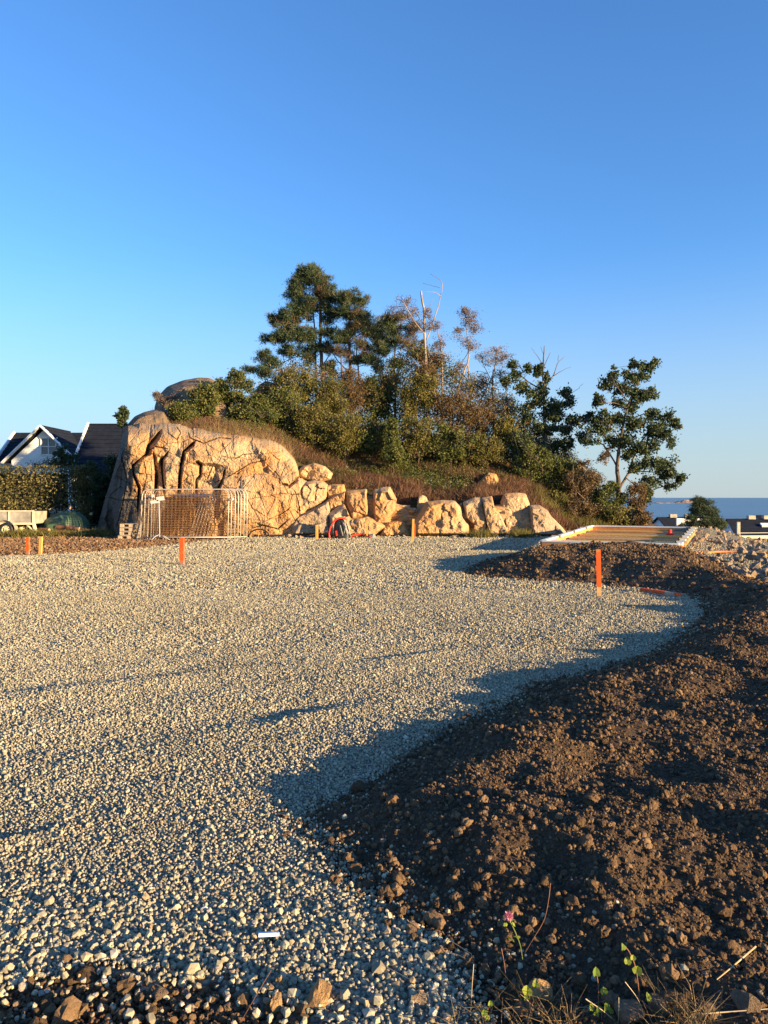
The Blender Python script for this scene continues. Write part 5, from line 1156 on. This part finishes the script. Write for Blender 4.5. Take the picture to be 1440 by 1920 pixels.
# ---------------------------------------------------------------- rubble heap and gravel heap at the right
hc_ = P(1310,1012,27); b = MB(); n = 40; X, Y_ = np.meshgrid(np.linspace(-2.6, 2.0, 60), np.linspace(-2.2, 2.2, 44))
Z = .62*np.exp(-(X/1.5)**2-(Y_/1.2)**2)+.05*np.exp(-((X-2)/1.4)**2-(Y_/1.2)**2)+.08*fbm(X*2, Y_*2, 4, 501)+.03*fbm(X*9, Y_*9, 3, 502)-.1
b.add(np.stack([X+12.0, Y_+28.5, Z], -1).reshape(-1, 3), grid_faces(44, 60)); hg = b.build('gravel_heap', M['gravel_base'], loc=(12,28.5,0), smooth=True); tag(hg, 'low grey heap of crushed stone behind the frame corner', 'gravel heap')
for i in range(130):
    x = random.gauss(.3, 1.3); y = random.uniform(-2.0, .3)
    if abs(x) > 2.4: continue
    zz = .62*math.exp(-(x/1.5)**2-(y/1.2)**2)+.05*math.exp(-((x-2)/1.4)**2-(y/1.2)**2)-.1+.02
    piece('stone', RUBM, (x, y, zz), random.choice([.04,.05,.07,.10]), hg)
rl = np.array([10.5, 20.5, 0.0]); rb = thing('rubble_heap', rl, 'heap of broken pale rocks at the right edge of the soil bank', 'rubble heap')
cnt = 0
while cnt < 290:
    px = random.uniform(1300, 1530); py = random.uniform(1012, 1125)
    lim = np.interp(px, [1300,1340,1370,1400,1440,1530], [1030,1058,1070,1088,1122,1150])
    if py > lim or (px > 1362 and py < 1027): continue
    x, y = G(px, py, .2); near = sstep(1400, 1330, px)
    r_ = random.choice([.05,.07,.09,.11,.17]) if py > 1025 else random.choice([.05,.07,.10]); z = .08+.30*math.exp(-((x-11)/2.5)**2)+random.uniform(0, .1)
    o = piece('stone', RUBM, (x-rl[0], y-rl[1], z-.02), r_, rb); cnt += 1
# ---------------------------------------------------------------- right side: houses below, island
def far_house(label, d, px0, px1, pyw, pyr, pye, wall, gable_left=True):
    x0 = (px0-720)*d/1400; x1 = (px1-720)*d/1400; zr = 1.65-(pyr-933)*d/1400; ze = 1.65-(pye-933)*d/1400; zb = 1.65-(pyw-933)*d/1400
    lo = np.array([(x0+x1)/2, d, zb-2]); r = thing('house', lo, label, 'house', 'houses below the slope towards the sea'); dep = 8
    b = MB(); b.box(((x0+x1)/2, d+dep/2, (zb-2+ze)/2), (x1-x0, dep, ze-zb+2))
    for xx in (x0, x1): quadmb(b, [(xx,d,ze),(xx,d+dep,ze),(xx,d+dep/2,zr)], .1 if xx == x1 else -.1)
    b.build('wall', wall, r, lo)
    tile_roof(r, lo, (x0-.2,d-.3,ze-.1), (x1+.3,d-.3,ze-.1), (x1+.3,d+dep/2,zr+.1), (x0-.2,d+dep/2,zr+.1), 6, M['roof'])
    tile_roof(r, lo, (x1+.3,d+dep+.3,ze-.1), (x0-.2,d+dep+.3,ze-.1), (x0-.2,d+dep/2,zr+.1), (x1+.3,d+dep/2,zr+.1), 3, M['roof'])
    return r, lo
def gable_house(label, d, px0, px1, pxr, pyr, pye, length, wall, yaw=0):
    """gable end faces the camera, ridge runs away to the right"""
    x0 = (px0-720)*d/1400; x1 = (px1-720)*d/1400; xr = (pxr-720)*d/1400; zr = 1.65-(pyr-933)*d/1400; ze = 1.65-(pye-933)*d/1400; zb = ze-4
    lo = np.array([(x0+x1)/2, d, zb]); r = thing('house', lo, label, 'house', 'houses below the slope towards the sea'); return r, lo, x0, x1, xr, zr, ze, zb
# left white house: gable facing left-front, roof running right
def oblique(label, d, A, B, Cc, rp, ep, wall, win=0):
    """A-B gable base (px), B-Cc long side; rp roof apex py, ep eave py"""
    pa = P(A, ep, d+7); pb = P(B, ep, d); pc = P(Cc, ep, d+1.0); up_ = np.array([0,0,1.0])
    zr = float(P(A, rp, d+4)[2]); ze = float(pb[2]); pa[2] = ze; pc[2] = ze; pd = pa+(pc-pb); low = ze-6
    lo = np.array([*( (pa+pb+pc+pd)[:2]/4), low]); r = thing('house', lo, label, 'house', 'houses below the slope towards the sea')
    b = MB()
    def wallq(p, q): b.add([(p[0],p[1],low),(q[0],q[1],low),(q[0],q[1],ze),(p[0],p[1],ze)], [[0,1,2,3]])
    for p, q in ((pa,pb),(pb,pc),(pc,pd),(pd,pa)): wallq(p, q)
    m1 = (pa+pb)/2; m1[2] = zr; m2 = (pc+pd)/2; m2[2] = zr
    b.add([pa, pb, m1], None, [[0,1,2]]); b.add([pc, pd, m2], None, [[0,1,2]]); b.build('wall', wall, r, lo)
    e = (pb-pa)/np.linalg.norm(pb-pa)*.4
    ax = (pc-pb)/np.linalg.norm(pc-pb)*.35
    tile_roof(r, lo, pb+e-ax-[0,0,.25], pc+e+ax-[0,0,.25], m2+ax, m1-ax, 7, M['roof']); tile_roof(r, lo, pd-e+ax-[0,0,.25], pa-e-ax-[0,0,.25], m1-ax, m2+ax, 4, M['roof'])
    return r, lo, pa, pb, pc, m1, m2, ze
ww = M['wallw']
h1 = oblique('white house with dark roof seen left of the small pine', 95, 1212, 1262, 1345, 970, 998, ww)
h2 = oblique('white and cream house with dark roof at the right edge of view', 85, 1352, 1382, 1500, 973, 999, ww)
h3 = oblique('pale house further back with its roof edge at the right border', 130, 1400, 1432, 1560, 966, 976, M['wally'])
# cream long wall, windows and rooflights
r, lo, pa, pb, pc, m1, m2, ze = h2
off = np.array([0.0, -.04, 0])
b = MB(); b.add([pb+off+[.15,0,-6], pc+off+[0,0,-6], pc+off+[0,0,-.05], pb+off+[.15,0,-.05]], [[0,1,2,3]]); b.build('cream_wall', M['wally'], r, lo)
c = P(1421,1020,85.6); b = MB(); b.box(c+[0,-.35,0], (2.2,.1,1.5)); wf = b.build('window', M['wallw'], r, lo)
for s in (-.5, .5): b = MB(); b.box(c+[s,-.42,0], (.85,.06,1.2)); b.build('pane', M['glass'], wf, lo)
for t in (.35, .6, .8):
    q = m1+(m2-m1)*t; b = MB(); b.box(q+[0,-.2,.2], (.8,.6,.45)); b.build('chimney', M['zinc'], r, lo)
for t in (.5, .72):
    q = pb+(pc-pb)*t; q2 = m1+(m2-m1)*t; q = q+(q2-q)*.45; b = MB(); b.box(q+[0,-.1,.15], (.9,.6,.2), (R(30),0,0)); b.build('rooflight', M['wallw'], r, lo)
b = MB(); q = P(1384,1005,84.6); b.box(q, (.35,.3,3.2)); b.build('downpipe', M['zinc'], r, lo)
for k in range(3):
    t = .25+.2*k; q = pa+(pb-pa)*t; b = MB(); b.box((q[0]-.1, q[1]-.05, ze-1.3), (.7,.7,1.0)); b.build('window', M['glass'], r, lo)
r, lo, pa, pb, pc, m1, m2, ze = h1
for t in (.3, .65):
    q = m1+(m2-m1)*t; b = MB(); b.box(q+[0,-.2,.2], (.9,.6,.45)); b.build('chimney', M['zinc'], r, lo)
for k in range(3):
    t = .25+.22*k; q = pa+(pb-pa)*t; b = MB(); b.box((q[0]-.12, q[1]-.08, ze+.1), (.35,.5,.7)); b.build('window', M['glass'], r, lo)
b = MB(); c = P(1294,984,92); b.box(c, (3.4,.3,1.6)); b.build('dormer', M['wallw'], r, lo)
# low greenery behind the frame
plant('shrub', 'dark shrubs below the slope between the houses', 'shrub', 75, (1270,1010), [], [], [(1245,1000,12,8),(1275,1003,12,8),(1285,990,14,6),(1350,1008,12,6)], 'oak', group='shrubs and saplings on the hill')
# island
X, Y_ = np.meshgrid(np.linspace(-150, 110, 90), np.linspace(-40, 60, 30)); Z = 15*np.exp(-((X-45)/48)**2)*sstep(0, 12, 110-X)+6*np.exp(-((X+55)/45)**2); Z = Z*np.exp(-(Y_/34)**2)*(1+.35*fbm(X*.06, Y_*.06, 4, 601))-2.5
b = MB(); b.add(np.stack([X+1070, Y_+2750, Z-20], -1).reshape(-1, 3), grid_faces(30, 90)); tag(b.build('island', M['island'], loc=(1070,2750,-20)), 'long low bare rock island out at sea', 'island')

# ---------------------------------------------------------------- small things near the camera
c = np.array([*G(504,1754,.05), .055]); b = MB(); b.box(c, (.075,.024,.012), (R(-18),R(4),R(12))); tag(b.build('plastic_strip', M['bluewhite'], loc=c), 'pale blue plastic strip lying on the gravel', 'plastic strip')
# clover
def pl(px, py, Y): return P(px, py, Y)
def sY(stem): return min(float(hit(*p_)[1]) for p_ in stem if p_[1] == max(q_[1] for q_ in stem))-0.005
Yc = float(hit(982, 1800)[1])-.02; base = pl(978,1785,Yc); 
cl = thing('clover', base, 'pink clover flower on a thin stem rising from the soil', 'flower')
b = MB(); b.tube(smooth_pts([pl(980,1800,Yc), pl(976,1775,Yc), pl(968,1752,Yc-.02), pl(955,1724,Yc-.04)], 4), .0016, 5); b.build('stem', M['stemg'], cl, base)
hc_ = pl(953,1717,Yc-.04); b = MB(); n = 160; v = rng.normal(size=(n,3)); v /= np.linalg.norm(v, axis=1)[:, None]; leaf_quads(b, hc_+v*.004, .013, .004, dirs=v*1.6); b.build('flower_head', M['clover'], cl, base, attr=True)
b = MB()
for (px, py) in ((960,1728),(950,1730),(968,1757),(960,1760)): leaf_quads(b, np.tile(pl(px, py, Yc-.03), (3,1)), .018, .010)
b.build('leaf', M['seedling'], cl, base, attr=True)
def heart(b, c, r_, nrm, tint=.6):
    nrm = np.array(nrm, float); nrm /= np.linalg.norm(nrm); a = np.cross(nrm, (0.2,0.1,1)); a /= np.linalg.norm(a); e = np.cross(nrm, a)
    pts = [(0,-.9),(.55,-.55),(.85,0),(.7,.55),(.3,.7),(0,.45),(-.3,.7),(-.7,.55),(-.85,0),(-.55,-.55)]
    V = [c]+[c+(a*x*r_+e*y*r_)*random.uniform(.75, 1.05)+nrm*(abs(x)*.35+random.uniform(-.1, .1))*r_ for x, y in pts]; b.add(V, None, [[0,i+1,(i+1) % 10+1] for i in range(10)], tint)
def seedling(label, stem, leaves, Y):
    Y = sY(stem); base = pl(*stem[0], Y); r = thing('seedling', base, label, 'seedling', 'leafy seedlings at the foot of the soil bank')
    b = MB(); b.tube(smooth_pts([pl(x, y, Y) for x, y in stem], 4), .0016, 5); b.build('stem', M['stemr'], r, base)
    for (x, y, rp) in leaves:
        b = MB(); heart(b, pl(x, y, Y-.01), rp*Y/1400*1.15, (random.uniform(-.4,.8), -1, random.uniform(.2,.9)), random.random()); b.build('leaf', M['seedling'], r, base, attr=True)
seedling('tallest seedling with four yellow green leaves on a red stem', [(1200,1880),(1197,1850),(1192,1815),(1180,1785),(1168,1772)], [(1167,1776,8),(1176,1803,8),(1187,1796,6),(1195,1819,10)], 2.5)
seedling('seedling with one dull green leaf, left of the tallest', [(1122,1890),(1122,1850),(1118,1822)], [(1117,1823,10),(1132,1858,8)], 2.5)
seedling('short seedling with a single bright leaf', [(1220,1905),(1217,1885),(1214,1870)], [(1215,1871,9)], 2.45)
seedling('low cluster of green leaves at the bottom edge', [(1128,1915),(1128,1895)], [(1108,1889,8),(1122,1893,8),(1137,1888,9),(1145,1896,7),(1118,1900,6)], 2.4)
seedling('green leaves leaning on the orange brown stone', [(995,1890),(992,1860)], [(988,1858,11),(1004,1845,8),(985,1872,8)], 2.4)
seedling('tiny seedling at the left end of the dry grass', [(912,1915),(915,1890)], [(919,1882,6),(907,1899,7),(913,1908,6)], 2.38)
ST = [([(1417,1775),(1380,1808),(1344,1839)],2.6,.0028,'dry straw stalk slanting up at the lower right'),([(840,1764),(862,1776),(884,1789)],2.75,.0016,'upper of the two pale stalks beside the clover'),([(838,1787),(862,1794),(888,1808)],2.7,.0016,'lower of the two pale stalks beside the clover'),([(888,1808),(885,1850),(882,1906)],2.55,.0013,'thin upright stalk below the pale pair'),
 ([(1032,1656),(1028,1690),(1020,1725),(1003,1755),(982,1790)],2.85,.0016,'long curved reddish stalk right of the clover'),([(1315,1901),(1380,1899),(1445,1892)],2.4,.0025,'long pale straw lying along the bottom right edge'),([(718,1812),(745,1824),(775,1842)],2.65,.0016,'pale stalk lying across the grey gravel'),([(940,1778),(946,1810),(950,1850)],2.6,.0014,'thin reddish twig left of the green leaves'),
 ([(1098,1873),(1130,1895),(1158,1918)],2.4,.0018,'straw crossing the low leaf cluster'),([(1172,1841),(1195,1872),(1210,1905)],2.42,.0014,'thin pale stalk leaning against the tallest seedling'),([(508,1820),(490,1850),(452,1915)],2.5,.0014,'thin pale stalk curving through the reddish dirt'),([(1160,1870),(1160,1900),(1158,1925)],2.4,.0012,'straight thin stalk left of the tallest seedling')]
for (pp, Y, r_, lab) in ST:
    q = smooth_pts([(lambda h_: h_+(EYE-h_)*.012)(hit(x, y)) if 'lying' in lab or 'pale stalks' in lab or 'dry straw' in lab else pl(x, y, sY(pp)) for x, y in pp], 5); b = MB(); b.tube(q, np.linspace(r_, r_*.5, len(q)), 5); tag(b.build('stalk', M['stemr'] if 'red' in lab else M['straw'], loc=q[0]), lab, 'stalk', 'dry stalks lying at the front')
gp = []
for i in range(42):
    px = rng.normal(*random.choice([(950,40),(1060,30),(1270,35),(1010,60),(1310,20)])); Y = rng.uniform(2.2, 2.5); hh = hit(px, rng.uniform(1885, 1960)); gp.append(tuple(hh))
b = MB()
for (x, y, z) in gp:
    for k in range(7):
        h = rng.uniform(.03, .09); lean = rng.normal(0, .06, 2); q = [(x+rng.normal(0,.01), y+rng.normal(0,.01), z), (x+lean[0]*.4, y+lean[1]*.4, z+h*.6), (x+lean[0], y+lean[1], z+h)]
        b.tube(q, [.0014, .0011, .0004], 3, tint=rng.random(), cap=False)
tag(b.build('grass', M['drygrass'], attr=True), kind='stuff')
